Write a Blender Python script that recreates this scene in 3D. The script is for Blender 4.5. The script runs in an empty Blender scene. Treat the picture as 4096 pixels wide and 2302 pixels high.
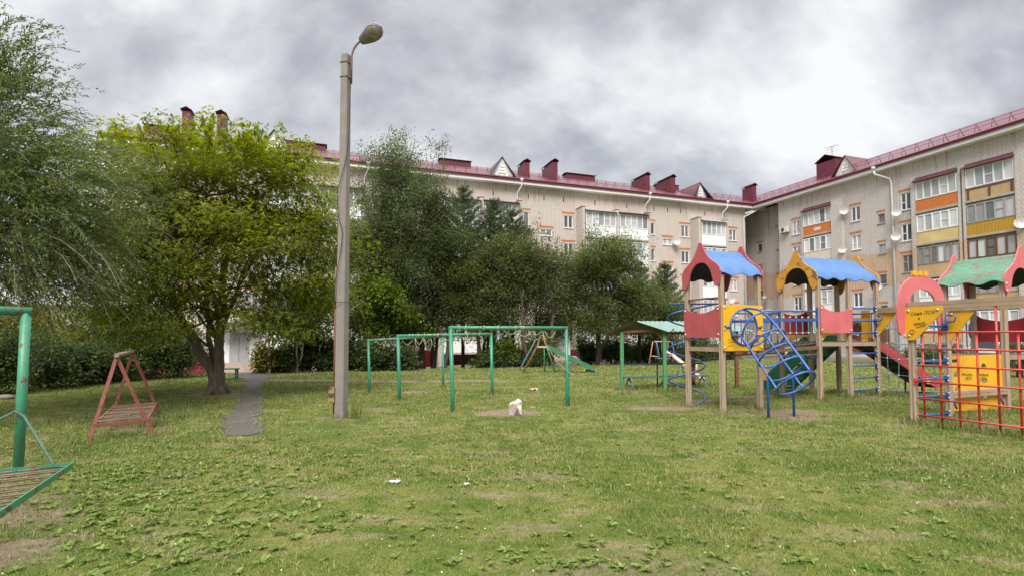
import bpy, math, random
import numpy as np
from mathutils import Vector, Matrix
from mathutils.geometry import tessellate_polygon
random.seed(7); rng = np.random.default_rng(11)
SC = bpy.context.scene; COL = SC.collection
R = math.radians
# ------------------------------------------------------------------ camera model (photo pixels, 4096 wide) used to measure real positions
F, PIT, CX, CY, EYE = 2083.0, R(2.5), 2048.0, 1261.0, 1.6
TH = R(19.4)
U = np.array([math.cos(TH), math.sin(TH)]); V = np.array([math.sin(TH), -math.cos(TH)])
O = np.array([-5.4, 44.6])                       # a point on the left wing's facade line
def sstep(t):
    t = np.clip(t, 0, 1); return t*t*(3-2*t)
def g(x, y):                                     # terrain height
    x = np.asarray(x, float); y = np.asarray(y, float)
    dl = (x-O[0])*V[0]+(y-O[1])*V[1]; s = (x-O[0])*U[0]+(y-O[1])*U[1]
    A = np.interp(s, [-30, -16, 0, 11, 22, 32], [1.1, 1.0, .65, .25, .05, 0])
    z = -A*sstep((17-dl)/8)
    z = z+.12*np.exp(-((x-9.2)**2/7+(y-13.0)**2/5))
    z = z+.012*np.sin(x*1.3+.7*y)*np.sin(y*1.1-.4*x+1)
    return z
def at(px, py):                                  # where the ray of a photo pixel meets the terrain
    a = (px-CX)/F; b = (CY-py)/F
    d = np.array([a, math.cos(PIT)-b*math.sin(PIT), math.sin(PIT)+b*math.cos(PIT)])
    t = EYE/max(1e-4, -d[2])
    for _ in range(12): t = (EYE-float(g(d[0]*t, d[1]*t)))/max(1e-4, -d[2])
    return Vector((d[0]*t, d[1]*t, EYE+d[2]*t))
def atY(px, py, Y):
    a = (px-CX)/F; b = (CY-py)/F
    d = Vector((a, math.cos(PIT)-b*math.sin(PIT), math.sin(PIT)+b*math.cos(PIT)))
    return Vector((0, 0, EYE))+d*(Y/d.y)
def G(x, y, dz=0): return Vector((x, y, float(g(x, y))+dz))

# ------------------------------------------------------------------ materials
def nodes(name):
    m = bpy.data.materials.new(name); m.use_nodes = True
    nt = m.node_tree; b = nt.nodes['Principled BSDF']
    return m, nt, b
def N(nt, t, **k):
    n = nt.nodes.new(t)
    for a, v in k.items():
        if a in n.inputs.keys(): n.inputs[a].default_value = v
        else: setattr(n, a, v)
    return n
def L(nt, a, b): nt.links.new(a, b)
def c4(c): return (c[0], c[1], c[2], 1)
def mixc(nt, fac, a, b, mode='MIX'):
    m = nt.nodes.new('ShaderNodeMix'); m.data_type = 'RGBA'; m.blend_type = mode
    for s, v in ((m.inputs[0], fac), (m.inputs[6], a), (m.inputs[7], b)):
        if hasattr(v, 'is_linked') or hasattr(v, 'links'): L(nt, v, s)
        else: s.default_value = v if not isinstance(v, tuple) or len(v) == 4 else c4(v)
    return m.outputs[2]
def ramp(nt, src, stops):
    r = nt.nodes.new('ShaderNodeValToRGB'); e = r.color_ramp.elements
    while len(e) < len(stops): e.new(.5)
    for k, (p, c) in enumerate(stops):
        e[k].position = p; e[k].color = c4(c) if len(c) == 3 else c
    L(nt, src, r.inputs[0]); return r.outputs[0]
def rampf(nt, src, a, b):
    r = nt.nodes.new('ShaderNodeMapRange'); r.inputs[1].default_value = a; r.inputs[2].default_value = b
    L(nt, src, r.inputs[0]); return r.outputs[0]
def noise(nt, vec, scale, detail=4, rough=.55, dist=0, sc=None):
    if sc is not None:
        mp = N(nt, 'ShaderNodeMapping'); mp.inputs['Scale'].default_value = sc; L(nt, vec, mp.inputs[0]); vec = mp.outputs[0]
    n = N(nt, 'ShaderNodeTexNoise', Scale=scale, Detail=detail, Roughness=rough, Distortion=dist)
    L(nt, vec, n.inputs['Vector']); return n.outputs['Fac']
MC = {}
def pm(name, col, rough=.55, var=.18, scale=6, wear=0, wcol=(.09, .045, .025), wscale=9, bump=.15, metal=0, stretch=None, spec=.5):
    """painted / plain surface: colour that varies a little, optional worn patches, fine bump"""
    if name in MC: return MC[name]
    m, nt, b = nodes(name)
    tc = N(nt, 'ShaderNodeTexCoord').outputs['Object']
    n1 = noise(nt, tc, scale, 6, .6, 0, stretch)
    lo = tuple(max(0, c*(1-var)) for c in col); hi = tuple(min(1, c*(1+var)) for c in col)
    c = ramp(nt, n1, [(.3, lo), (.7, hi)])
    ro = None
    if wear > 0:
        n2 = noise(nt, tc, wscale, 8, .7, .4, stretch)
        f = rampf(nt, n2, .72-wear*.4, .76-wear*.4)
        n3 = noise(nt, tc, 40, 3)
        wc = ramp(nt, n3, [(.3, tuple(x*.6 for x in wcol)), (.7, tuple(min(1, x*1.5) for x in wcol))])
        c = mixc(nt, f, c, wc)
        mr = N(nt, 'ShaderNodeMapRange'); mr.inputs[3].default_value = rough; mr.inputs[4].default_value = .85
        L(nt, f, mr.inputs[0]); L(nt, mr.outputs[0], b.inputs['Roughness'])
    else: b.inputs['Roughness'].default_value = rough
    L(nt, c, b.inputs['Base Color'])
    b.inputs['Metallic'].default_value = metal; b.inputs['Specular IOR Level'].default_value = spec
    if bump:
        n4 = noise(nt, tc, 60, 4)
        bp = N(nt, 'ShaderNodeBump', Strength=bump, Distance=.01); L(nt, n4, bp.inputs['Height']); L(nt, bp.outputs[0], b.inputs['Normal'])
    MC[name] = m; return m
def leafmat(name, cols, trans=.35, rough=.5, patch=.5):
    """leaves: per-leaf colour, larger patches, light shining through"""
    m, nt, b = nodes(name)
    ge = N(nt, 'ShaderNodeNewGeometry')
    c = ramp(nt, ge.outputs['Random Per Island'], [(i/(len(cols)-1), cc) for i, cc in enumerate(cols)])
    n1 = noise(nt, ge.outputs['Position'], patch, 3)
    mm = N(nt, 'ShaderNodeMapRange'); mm.inputs[1].default_value = .3; mm.inputs[2].default_value = .7; mm.inputs[3].default_value = .72; mm.inputs[4].default_value = 1.3
    L(nt, n1, mm.inputs[0])
    sc = nt.nodes.new('ShaderNodeVectorMath'); sc.operation = 'SCALE'; L(nt, c, sc.inputs[0]); L(nt, mm.outputs[0], sc.inputs['Scale'])
    L(nt, sc.outputs[0], b.inputs['Base Color']); b.inputs['Roughness'].default_value = rough; b.inputs['Specular IOR Level'].default_value = .35
    t = N(nt, 'ShaderNodeBsdfTranslucent')
    hs = N(nt, 'ShaderNodeHueSaturation', Saturation=1.15, Value=1.25); L(nt, sc.outputs[0], hs.inputs['Color']); L(nt, hs.outputs[0], t.inputs[0])
    mx = N(nt, 'ShaderNodeMixShader'); mx.inputs[0].default_value = trans
    L(nt, b.outputs[0], mx.inputs[1]); L(nt, t.outputs[0], mx.inputs[2]); L(nt, mx.outputs[0], nt.nodes['Material Output'].inputs[0])
    return m

# ------------------------------------------------------------------ objects
def tag(o, label=None, cat=None, group=None, kind=None):
    for k, v in (('label', label), ('category', cat), ('group', group), ('kind', kind)):
        if v: o[k] = v
    return o
def root(name, loc, label, cat, group=None, rz=0):
    o = bpy.data.objects.new(name, None); COL.objects.link(o); o.location = loc; o.rotation_euler = (0, 0, rz); o.empty_display_size = .2
    return tag(o, label, cat, group)
def off(o):
    v = Vector((0, 0, 0))
    while o is not None: v += Vector(o.location); o = o.parent
    return v
def v3(p): return Vector((p[0], p[1], p[2]))
class MB:
    def __init__(s): s.v = []; s.f = []; s.sm = []; s.mi = []
    def add(s, vs, fs, smooth=False, mat=0):
        n = len(s.v); s.v += [tuple(v) for v in vs]
        for f in fs: s.f.append(tuple(i+n for i in f)); s.sm.append(smooth); s.mi.append(mat)
        return s
    def obox(s, c, ax, ay, az, mat=0):           # centre and three half axes
        c, ax, ay, az = v3(c), v3(ax), v3(ay), v3(az)
        if ax.cross(ay).dot(az) < 0: ax = -ax
        vs = [c+i*ax+j*ay+k*az for k in (-1, 1) for j in (-1, 1) for i in (-1, 1)]
        return s.add(vs, [(0, 2, 3, 1), (4, 5, 7, 6), (0, 1, 5, 4), (2, 6, 7, 3), (0, 4, 6, 2), (1, 3, 7, 5)], False, mat)
    def box(s, x0, x1, y0, y1, z0, z1, mat=0):
        return s.obox(((x0+x1)/2, (y0+y1)/2, (z0+z1)/2), (abs(x1-x0)/2, 0, 0), (0, abs(y1-y0)/2, 0), (0, 0, abs(z1-z0)/2), mat)
    def bar(s, p, q, w, h, up=(0, 0, 1), mat=0): # bar p->q, w across, h along up
        p, q = v3(p), v3(q); d = q-p; up = v3(up)
        sd = d.cross(up).normalized(); u2 = sd.cross(d).normalized()
        return s.obox((p+q)/2, d/2, sd*(w/2), u2*(h/2), mat)
    def tube(s, pts, r, n=8, closed=False, mat=0, cap=True):
        pts = [v3(p) for p in pts]; m = len(pts); rs = r if isinstance(r, (list, tuple)) else [r]*m
        T = []
        for i in range(m):
            a = pts[(i-1) % m] if (closed or i > 0) else pts[i]; b = pts[(i+1) % m] if (closed or i < m-1) else pts[i]
            T.append((b-a).normalized())
        x = T[0].orthogonal().normalized(); vs = []
        for i in range(m):
            x = (x-T[i]*x.dot(T[i]))
            x = x.normalized() if x.length > 1e-6 else T[i].orthogonal().normalized()
            y = T[i].cross(x)
            for k in range(n):
                a = 2*math.pi*k/n; vs.append(pts[i]+(x*math.cos(a)+y*math.sin(a))*rs[i])
        fs = []
        for i in range(m if closed else m-1):
            j = (i+1) % m
            for k in range(n): fs.append((i*n+k, i*n+(k+1) % n, j*n+(k+1) % n, j*n+k))
        s.add(vs, fs, True, mat)
        if cap and not closed:
            b = len(s.v)-m*n
            s.f.append(tuple(b+k for k in range(n-1, -1, -1))); s.sm.append(False); s.mi.append(mat)
            s.f.append(tuple(b+(m-1)*n+k for k in range(n))); s.sm.append(False); s.mi.append(mat)
        return s
    def prism(s, loops, o, e1, e2, th, mat=0, smooth=False):  # flat shape with holes, given thickness
        o, e1, e2 = v3(o), v3(e1), v3(e2); nn = e1.cross(e2).normalized()
        tri = tessellate_polygon([[Vector((a, b, 0)) for a, b in lp] for lp in loops])
        flat = [p for lp in loops for p in lp]; n = len(flat)
        P = [o+e1*a+e2*b for a, b in flat]
        vs = [p+nn*th/2 for p in P]+[p-nn*th/2 for p in P]; fs = []
        for t in tri:
            a, b, c = t
            if (P[b]-P[a]).cross(P[c]-P[a]).dot(nn) < 0: b, c = c, b
            fs += [(a, b, c), (n+c, n+b, n+a)]
        k = 0
        for li, lp in enumerate(loops):
            m = len(lp); ar = sum(lp[i][0]*lp[(i+1) % m][1]-lp[(i+1) % m][0]*lp[i][1] for i in range(m))
            for i in range(m):
                a, b = k+i, k+(i+1) % m
                fs.append((a, n+a, n+b, b) if (ar > 0) == (li == 0) else (b, n+b, n+a, a))
            k += m
        return s.add(vs, fs, smooth, mat)
    def ball(s, c, r, n=8, mat=0, sc=(1, 1, 1)):
        c = v3(c); vs = []; fs = []; m = n//2
        for i in range(m+1):
            t = math.pi*i/m
            for k in range(n):
                a = 2*math.pi*k/n; vs.append(c+Vector((r*sc[0]*math.sin(t)*math.cos(a), r*sc[1]*math.sin(t)*math.sin(a), r*sc[2]*math.cos(t))))
        for i in range(m):
            for k in range(n): fs.append((i*n+k, (i+1)*n+k, (i+1)*n+(k+1) % n, i*n+(k+1) % n))
        return s.add(vs, fs, True, mat)
    def build(s, name, mats, parent=None, local=False, label=None):
        me = bpy.data.meshes.new(name)
        o3 = Vector((0, 0, 0)) if (local or parent is None) else off(parent)
        me.from_pydata([(a-o3.x, b-o3.y, c-o3.z) for a, b, c in s.v], [], s.f)
        me.polygons.foreach_set('use_smooth', s.sm); me.polygons.foreach_set('material_index', s.mi)
        for m in (mats if isinstance(mats, (list, tuple)) else [mats]): me.materials.append(m)
        me.update()
        o = bpy.data.objects.new(name, me); COL.objects.link(o); o.parent = parent
        if label: o['label'] = label
        return o
def fastmesh(name, verts, faces, mats, parent=None, smooth=False):
    """verts (n,3), faces (m,k) arrays"""
    me = bpy.data.meshes.new(name); nv, (nf, k) = len(verts), faces.shape
    me.vertices.add(nv); me.vertices.foreach_set('co', np.ascontiguousarray(verts, np.float32).ravel())
    me.loops.add(nf*k); me.loops.foreach_set('vertex_index', np.ascontiguousarray(faces, np.int32).ravel())
    me.polygons.add(nf); me.polygons.foreach_set('loop_start', np.arange(0, nf*k, k, dtype=np.int32))
    me.polygons.foreach_set('loop_total', np.full(nf, k, np.int32))
    if smooth: me.polygons.foreach_set('use_smooth', np.ones(nf, bool))
    for m in (mats if isinstance(mats, (list, tuple)) else [mats]): me.materials.append(m)
    me.update(calc_edges=True); me.validate()
    o = bpy.data.objects.new(name, me); COL.objects.link(o); o.parent = parent
    return o
def copy_tree(o, parent=None):
    c = o.copy(); COL.objects.link(c)
    if parent is not None: c.parent = parent
    for ch in list(o.children): copy_tree(ch, c)
    return c
def unit(a): return a/np.maximum(1e-9, np.linalg.norm(a, axis=1, keepdims=True))
def leafquads(C, D, W, ln, wd, fold=.0):
    """rhombus leaves: base C, direction D (unit), side W (unit), lengths and widths"""
    n = len(C); ln = np.broadcast_to(ln, n)[:, None]; wd = np.broadcast_to(wd, n)[:, None]
    nn = unit(np.cross(D, W))
    m = C+D*ln*.45+nn*ln*fold
    v = np.stack([C, m+W*wd*.5, C+D*ln, m-W*wd*.5], 1).reshape(-1, 3)
    return v, np.arange(n*4).reshape(n, 4)
def rdir(n): return unit(rng.normal(size=(n, 3)))

# ------------------------------------------------------------------ world, sun, camera
w = bpy.data.worlds.new('World'); SC.world = w; w.use_nodes = True
nt = w.node_tree; bg = nt.nodes['Background']
SUN_EL, SUN_AZ = R(52), R(188)                   # azimuth measured from +Y towards +X: behind the camera, a little to the left
sky = N(nt, 'ShaderNodeTexSky'); sky.sky_type = 'NISHITA'; sky.sun_disc = False; sky.sun_elevation = SUN_EL; sky.sun_rotation = SUN_AZ
tc = N(nt, 'ShaderNodeTexCoord'); sx = N(nt, 'ShaderNodeSeparateXYZ'); L(nt, tc.outputs['Generated'], sx.inputs[0])
def mth(op, a, b=None, c=None):
    n = nt.nodes.new('ShaderNodeMath'); n.operation = op
    for i, v in enumerate((a, b, c)):
        if v is None: continue
        if isinstance(v, (int, float)): n.inputs[i].default_value = v
        else: L(nt, v, n.inputs[i])
    return n.outputs[0]
zc = mth('MAXIMUM', sx.outputs[2], 0.0); den = mth('MULTIPLY_ADD', zc, .55, .55)
cb = N(nt, 'ShaderNodeCombineXYZ'); L(nt, mth('DIVIDE', sx.outputs[0], den), cb.inputs[0]); L(nt, mth('DIVIDE', sx.outputs[1], den), cb.inputs[1])
mp = N(nt, 'ShaderNodeMapping'); mp.inputs['Rotation'].default_value = (0, 0, R(-40)); mp.inputs['Scale'].default_value = (.8, 1.25, 1); mp.inputs['Location'].default_value = (3.1, 1.7, 0)
L(nt, cb.outputs[0], mp.inputs[0])
n1 = noise(nt, mp.outputs[0], 2.7, 10, .52, .15); n2 = noise(nt, mp.outputs[0], 1.1, 3, .5, .2); n3 = noise(nt, mp.outputs[0], 8, 8, .55, .15)
s1 = mth('ADD', mth('ADD', mth('MULTIPLY', n1, .70), mth('MULTIPLY', n2, .30)), mth('MULTIPLY', mth('SUBTRACT', n3, .5), .24))
CLOUD = ramp(nt, s1, [(.36, (.122, .125, .138)), (.435, (.165, .169, .183)), (.50, (.215, .220, .232)), (.56, (.272, .276, .284)), (.63, (.328, .330, .333))])
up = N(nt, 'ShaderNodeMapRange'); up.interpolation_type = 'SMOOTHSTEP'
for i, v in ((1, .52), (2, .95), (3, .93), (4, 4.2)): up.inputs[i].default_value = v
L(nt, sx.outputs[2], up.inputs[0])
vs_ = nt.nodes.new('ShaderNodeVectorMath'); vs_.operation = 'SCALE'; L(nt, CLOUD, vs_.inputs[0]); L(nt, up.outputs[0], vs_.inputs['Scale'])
sk = nt.nodes.new('ShaderNodeVectorMath'); sk.operation = 'SCALE'; L(nt, sky.outputs[0], sk.inputs[0]); sk.inputs['Scale'].default_value = .004
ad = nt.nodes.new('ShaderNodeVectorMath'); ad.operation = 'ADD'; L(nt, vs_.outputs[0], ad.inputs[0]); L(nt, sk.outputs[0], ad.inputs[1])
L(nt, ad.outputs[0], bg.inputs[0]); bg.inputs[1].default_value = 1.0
sl = bpy.data.lights.new('sun', 'SUN'); sl.energy = 1.5; sl.angle = R(28); sl.color = (1, .95, .88)
so = bpy.data.objects.new('sun', sl); COL.objects.link(so)
sd = Vector((math.sin(SUN_AZ)*math.cos(SUN_EL), math.cos(SUN_AZ)*math.cos(SUN_EL), math.sin(SUN_EL)))
so.rotation_euler = sd.to_track_quat('Z', 'Y').to_euler(); so.location = sd*60
cam = bpy.data.cameras.new('camera'); co = bpy.data.objects.new('camera', cam); COL.objects.link(co); SC.camera = co
cam.sensor_width = 36; cam.lens = 36*F/4096; cam.shift_y = 110/4096; cam.clip_end = 6000; cam.clip_start = .05
co.location = (0, 0, EYE); co.rotation_euler = (R(90)+PIT, 0, 0)
SC.view_settings.view_transform = 'Standard'; SC.view_settings.look = 'None'; SC.view_settings.exposure = 1.62; SC.view_settings.gamma = 1
SC.cycles.max_bounces = 10; SC.cycles.diffuse_bounces = 5; SC.cycles.glossy_bounces = 2; SC.cycles.transmission_bounces = 6; SC.cycles.use_denoising = True

# ------------------------------------------------------------------ ground: bare patches and path
PATH = [at(x, y) for x, y in ((975, 1742), (965, 1690), (985, 1640), (1000, 1590), (1012, 1545), (1018, 1520), (1022, 1507))]
PATHW = [.36, .35, .31, .29, .29, .34, .6]
PATH = [Vector((p.x, p.y, 0)) for p in PATH]
PATH.append(PATH[-1]+Vector((-2.6, 4.6, 0))); PATHW.append(1.1)
PATH.append(PATH[-1]+Vector((-3.0, 6.0, 0))); PATHW.append(1.3)
def catmull(P, k=10):
    out = []
    for i in range(len(P)-1):
        p0, p1, p2, p3 = P[max(0, i-1)], P[i], P[i+1], P[min(len(P)-1, i+2)]
        for j in range(k):
            t = j/k; out.append(.5*((2*p1)+(p2-p0)*t+(2*p0-5*p1+4*p2-p3)*t*t+(3*p1-p0-3*p2+p3)*t**3))
    out.append(P[-1]); return out
def vnoise(x, y, sc, seed):                      # smooth value noise
    r = np.random.default_rng(seed); T = r.random((64, 64))
    xx = np.asarray(x)*sc; yy = np.asarray(y)*sc
    xi = np.floor(xx).astype(int); yi = np.floor(yy).astype(int); fx = sstep(xx-xi); fy = sstep(yy-yi)
    a = T[xi % 64, yi % 64]; b = T[(xi+1) % 64, yi % 64]; c = T[xi % 64, (yi+1) % 64]; d = T[(xi+1) % 64, (yi+1) % 64]
    return (a*(1-fx)+b*fx)*(1-fy)+(c*(1-fx)+d*fx)*fy
BARE = []                                        # x, y, rx, ry, strength
for px, py, rx, ry, st in ((1780, 1522, 2.0, .35, 1), (1560, 1525, 2.2, .4, 1), (1250, 1520, 2.4, .5, 1), (1920, 1520, 1.5, .4, .8), (1650, 1566, .55, .35, 1),
        (2030, 1650, .62, .33, 1.5), (2640, 1632, .9, .28, 1.1), (2900, 1602, 1.1, .3, 1.1), (3020, 1585, .9, .3, 1), (3250, 1672, .45, .25, .9),
        (4010, 1705, .5, .3, .9), (2620, 1560, .5, .3, .5), (2160, 1905, .5, .25, .75), (1990, 1975, .35, .18, .8), (1740, 1990, .5, .22, .7), (2130, 2110, .35, .16, .9),
        (3640, 1935, .7, .2, .7), (1180, 1950, .6, .25, .75), (1320, 1975, .4, .2, .7), (680, 2130, .35, .14, .9), (100, 2200, .5, .4, .9), (1850, 2230, .4, .15, .6),
        (600, 1770, .5, .25, .6), (2930, 2140, .5, .18, .6), (3050, 1880, .6, .2, .55), (3450, 2150, .7, .2, .5), (1500, 1640, .8, .3, .5), (2280, 1508, 1.2, .4, .6),
        (2480, 1795, .6, .2, .5), (1000, 2060, .5, .2, .5), (2600, 2010, .5, .15, .5), (1400, 2200, .4, .12, .6)):
    p = at(px, py); BARE.append((p.x, p.y, rx*(1.25 if p.y < 9 else 1), ry*(1.3 if p.y < 9 else 1), st*(.62 if p.y < 9 else .9)))
for bx, by, r_, st in ((4.59, 11.4, .42, .8), (4.19, 12.4, .4, .7), (5.59, 11.8, .4, .7), (5.35, 10.95, .35, .8), (6.1, 11.25, .45, .9), (5.7, 10.5, .5, .75), (7.6, 12.9, .35, .6), (8.6, 13.3, .35, .6), (9.1, 13.2, .6, .5),
        (7.58, 9.88, .35, .7), (8.0, 8.9, .6, .5), (8.6, 10.3, .4, .6), (12.3, 15.4, .8, .8), (-1.29, 11.36, .3, .6), (1.33, 12.5, .3, .6), (-2.9, 13.5, .25, .6), (-.56, 14.7, .3, .6), (-4.24, 15.55, .25, .5), (-3.47, 10.6, .4, .75), (-5.99, 6.39, .35, .7), (-6.6, 9.2, .7, .55), (3.44, 16.3, .6, .6), (4.6, 15.9, .4, .5), (2.5, 24.6, 1.2, .5), (-4.6, 5.0, 1.0, .5)):
    BARE.append((bx, by, r_*1.2, r_, st))
def soil(x, y):
    s = np.zeros(np.shape(x))
    nz = vnoise(x, y, 2.1, 1)*.6+vnoise(x, y, 5.5, 2)*.4
    for bx, by, rx, ry, st in BARE:
        d = ((x-bx)/rx)**2+((y-by)/ry)**2
        s = np.maximum(s, st*np.exp(-d*.8)*(.55+.9*nz))
    big = vnoise(x, y, .45, 5)*.5+vnoise(x, y, 1.1, 6)*.5
    s = np.maximum(s, np.clip((big-.62)*2.2, 0, .42)*(.4+nz))
    dl = (x-O[0])*V[0]+(y-O[1])*V[1]; sR = (x-25.6)*U[0]+(y-56.7)*U[1]
    s = np.maximum(s, .5*sstep((15.5-dl)/3)*(.3+nz))
    s = np.maximum(s, .8*np.exp(-((x+8.6)**2+(y-15.4)**2)/.9))
    return np.clip(s, 0, 1)
def cuts(lo, hi, step, far):
    a = np.arange(lo, hi+1e-6, step); r = hi+np.cumsum(step*1.35**np.arange(1, 40)); l = lo-np.cumsum(step*1.35**np.arange(1, 40))
    r = r[r < far]; l = l[l > -far]; return np.concatenate([l[::-1], a, r])
gx = cuts(-22, 26, .2, 1800); gy = cuts(1.5, 34, .2, 1800)
XX, YY = np.meshgrid(gx, gy); ZZ = g(XX, YY)
nx, ny = len(gx), len(gy)
idx = np.arange(nx*ny).reshape(ny, nx)
fc = np.stack([idx[:-1, :-1], idx[:-1, 1:], idx[1:, 1:], idx[1:, :-1]], -1).reshape(-1, 4)
m, nt, b = nodes('lawn_soil')
ge = N(nt, 'ShaderNodeNewGeometry'); pos = ge.outputs['Position']
def lawncol(nt, pos, bright=1.0):
    k = bright
    nA = noise(nt, pos, .55, 4, .6, .3); nB = noise(nt, pos, 2.6, 5, .6, .2); nC = noise(nt, pos, 1.1, 4, .65, .6, (1.0, 2.6, 1))
    c = ramp(nt, nA, [(.36, (.086*k, .122*k, .020*k)), (.50, (.128*k, .154*k, .032*k)), (.62, (.168*k, .178*k, .046*k))])
    c = mixc(nt, rampf(nt, nB, .50, .64), c, (.070*k, .118*k, .016*k))
    c = mixc(nt, rampf(nt, nC, .54, .66), c, (.225*k, .195*k, .095*k))
    nD = noise(nt, pos, 9, 4, .7, .5)
    c = mixc(nt, rampf(nt, nD, .56, .72), c, (.19*k, .178*k, .07*k)); c = mixc(nt, rampf(nt, nD, .44, .30), c, (.062*k, .10*k, .015*k))
    return c
att = N(nt, 'ShaderNodeAttribute', attribute_name='soil')
c = lawncol(nt, pos, .88)
nS = noise(nt, pos, 7, 6, .65); nS2 = noise(nt, pos, 60, 4, .6)
sc_ = ramp(nt, nS, [(.3, (.135, .098, .066)), (.55, (.21, .158, .112)), (.75, (.29, .23, .17))])
sc_ = mixc(nt, rampf(nt, nS2, .4, .7), sc_, (.19, .145, .095))
mm = nt.nodes.new('ShaderNodeMath'); mm.operation = 'ADD'; L(nt, att.outputs['Fac'], mm.inputs[0])
m2 = nt.nodes.new('ShaderNodeMath'); m2.operation = 'MULTIPLY_ADD'; L(nt, noise(nt, pos, 14, 5, .7), m2.inputs[0]); m2.inputs[1].default_value = .7; m2.inputs[2].default_value = -.35
L(nt, m2.outputs[0], mm.inputs[1])
c = mixc(nt, rampf(nt, mm.outputs[0], .28, .55), c, sc_)
L(nt, c, b.inputs['Base Color']); b.inputs['Roughness'].default_value = .95; b.inputs['Specular IOR Level'].default_value = .1
bp = N(nt, 'ShaderNodeBump', Strength=.8, Distance=.03); L(nt, noise(nt, pos, 25, 6, .7), bp.inputs['Height']); L(nt, bp.outputs[0], b.inputs['Normal'])
ground = fastmesh('ground', np.stack([XX, YY, ZZ], -1).reshape(-1, 3), fc, m, smooth=True)
a = ground.data.attributes.new('soil', 'FLOAT', 'POINT'); a.data.foreach_set('value', soil(XX, YY).astype(np.float32).ravel())
tag(ground, kind='structure')
# asphalt
m, nt, b = nodes('old_asphalt'); pos = N(nt, 'ShaderNodeNewGeometry').outputs['Position']
c = ramp(nt, noise(nt, pos, 1.6, 6, .65), [(.3, (.046, .040, .034)), (.7, (.082, .072, .06))])
c = mixc(nt, rampf(nt, noise(nt, pos, 120, 3), .45, .7), c, (.105, .095, .082))
c = mixc(nt, rampf(nt, noise(nt, pos, 4, 5, .7, .8), .60, .68), c, (.19, .155, .11))
L(nt, c, b.inputs['Base Color']); b.inputs['Roughness'].default_value = .9
bp = N(nt, 'ShaderNodeBump', Strength=.5, Distance=.01); L(nt, noise(nt, pos, 90, 4), bp.inputs['Height']); L(nt, bp.outputs[0], b.inputs['Normal'])
ASPH = m
PP = catmull(PATH, 22); PW = np.interp(np.linspace(0, len(PATHW)-1, len(PP)), range(len(PATHW)), PATHW)
vs = []; fs = []
for i, p in enumerate(PP):
    d = (PP[min(i+1, len(PP)-1)]-PP[max(i-1, 0)]).normalized(); nn = Vector((-d.y, d.x, 0))
    wl = PW[i]*min(1, .10+.14*i)*(1+.5*(float(vnoise(p.x*3, p.y*3, 1.3, 51))-.5)+.25*math.sin(i*.4)); wr = PW[i]*min(1, .12+.22*i)*(1+.5*(float(vnoise(p.x*3, p.y*3, 1.3, 52))-.5)+.12*math.sin(i*.5+2))
    for k in range(5):
        q = p+nn*(wl+(-wl-wr)*k/4); vs.append((q.x, q.y, float(g(q.x, q.y))+.012))
for i in range(len(PP)-1):
    for k in range(4): fs.append((i*5+k, (i+1)*5+k, (i+1)*5+k+1, i*5+k+1)[::-1])
mb = MB(); mb.add(vs, fs, True); tag(mb.build('path', ASPH), kind='structure')
def fac(s, d): return O+U*s+V*d                  # point in front of the left wing
def strip(name, s0, s1, d0, d1, mat, dz, fn=fac):
    vs = []; fs = []; n = 60; k = 8
    for i in range(n+1):
        for j in range(k+1):
            q = fn(s0+(s1-s0)*i/n, d0+(d1-d0)*j/k); vs.append((q[0], q[1], float(g(q[0], q[1]))+dz))
    for i in range(n):
        for j in range(k): fs.append((i*(k+1)+j, (i+1)*(k+1)+j, (i+1)*(k+1)+j+1, i*(k+1)+j+1)[::-1])
    mb = MB(); mb.add(vs, fs, True); return tag(mb.build(name, mat), kind='structure')
strip('road', -40, 24, 5.0, 9.2, ASPH, .02)
CR = np.array([25.6, 56.7])
def facR(s, d): return CR+V*s-U*d
strip('road', 2, 36, 5.0, 9.6, ASPH, .024, facR)
strip('pavement', 4.6, 36, .3, 3.0, pm('pale_concrete', (.30, .285, .26), .85, .15, 2), .03, facR)
mb = MB(); q0, q1 = facR(4.6, 3.1), facR(36, 3.1); mb.bar((q0[0], q0[1], .06), (q1[0], q1[1], .06), .15, .16); tag(mb.build('kerb', pm('pale_concrete', (.3, .285, .26))), kind='structure')

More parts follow.
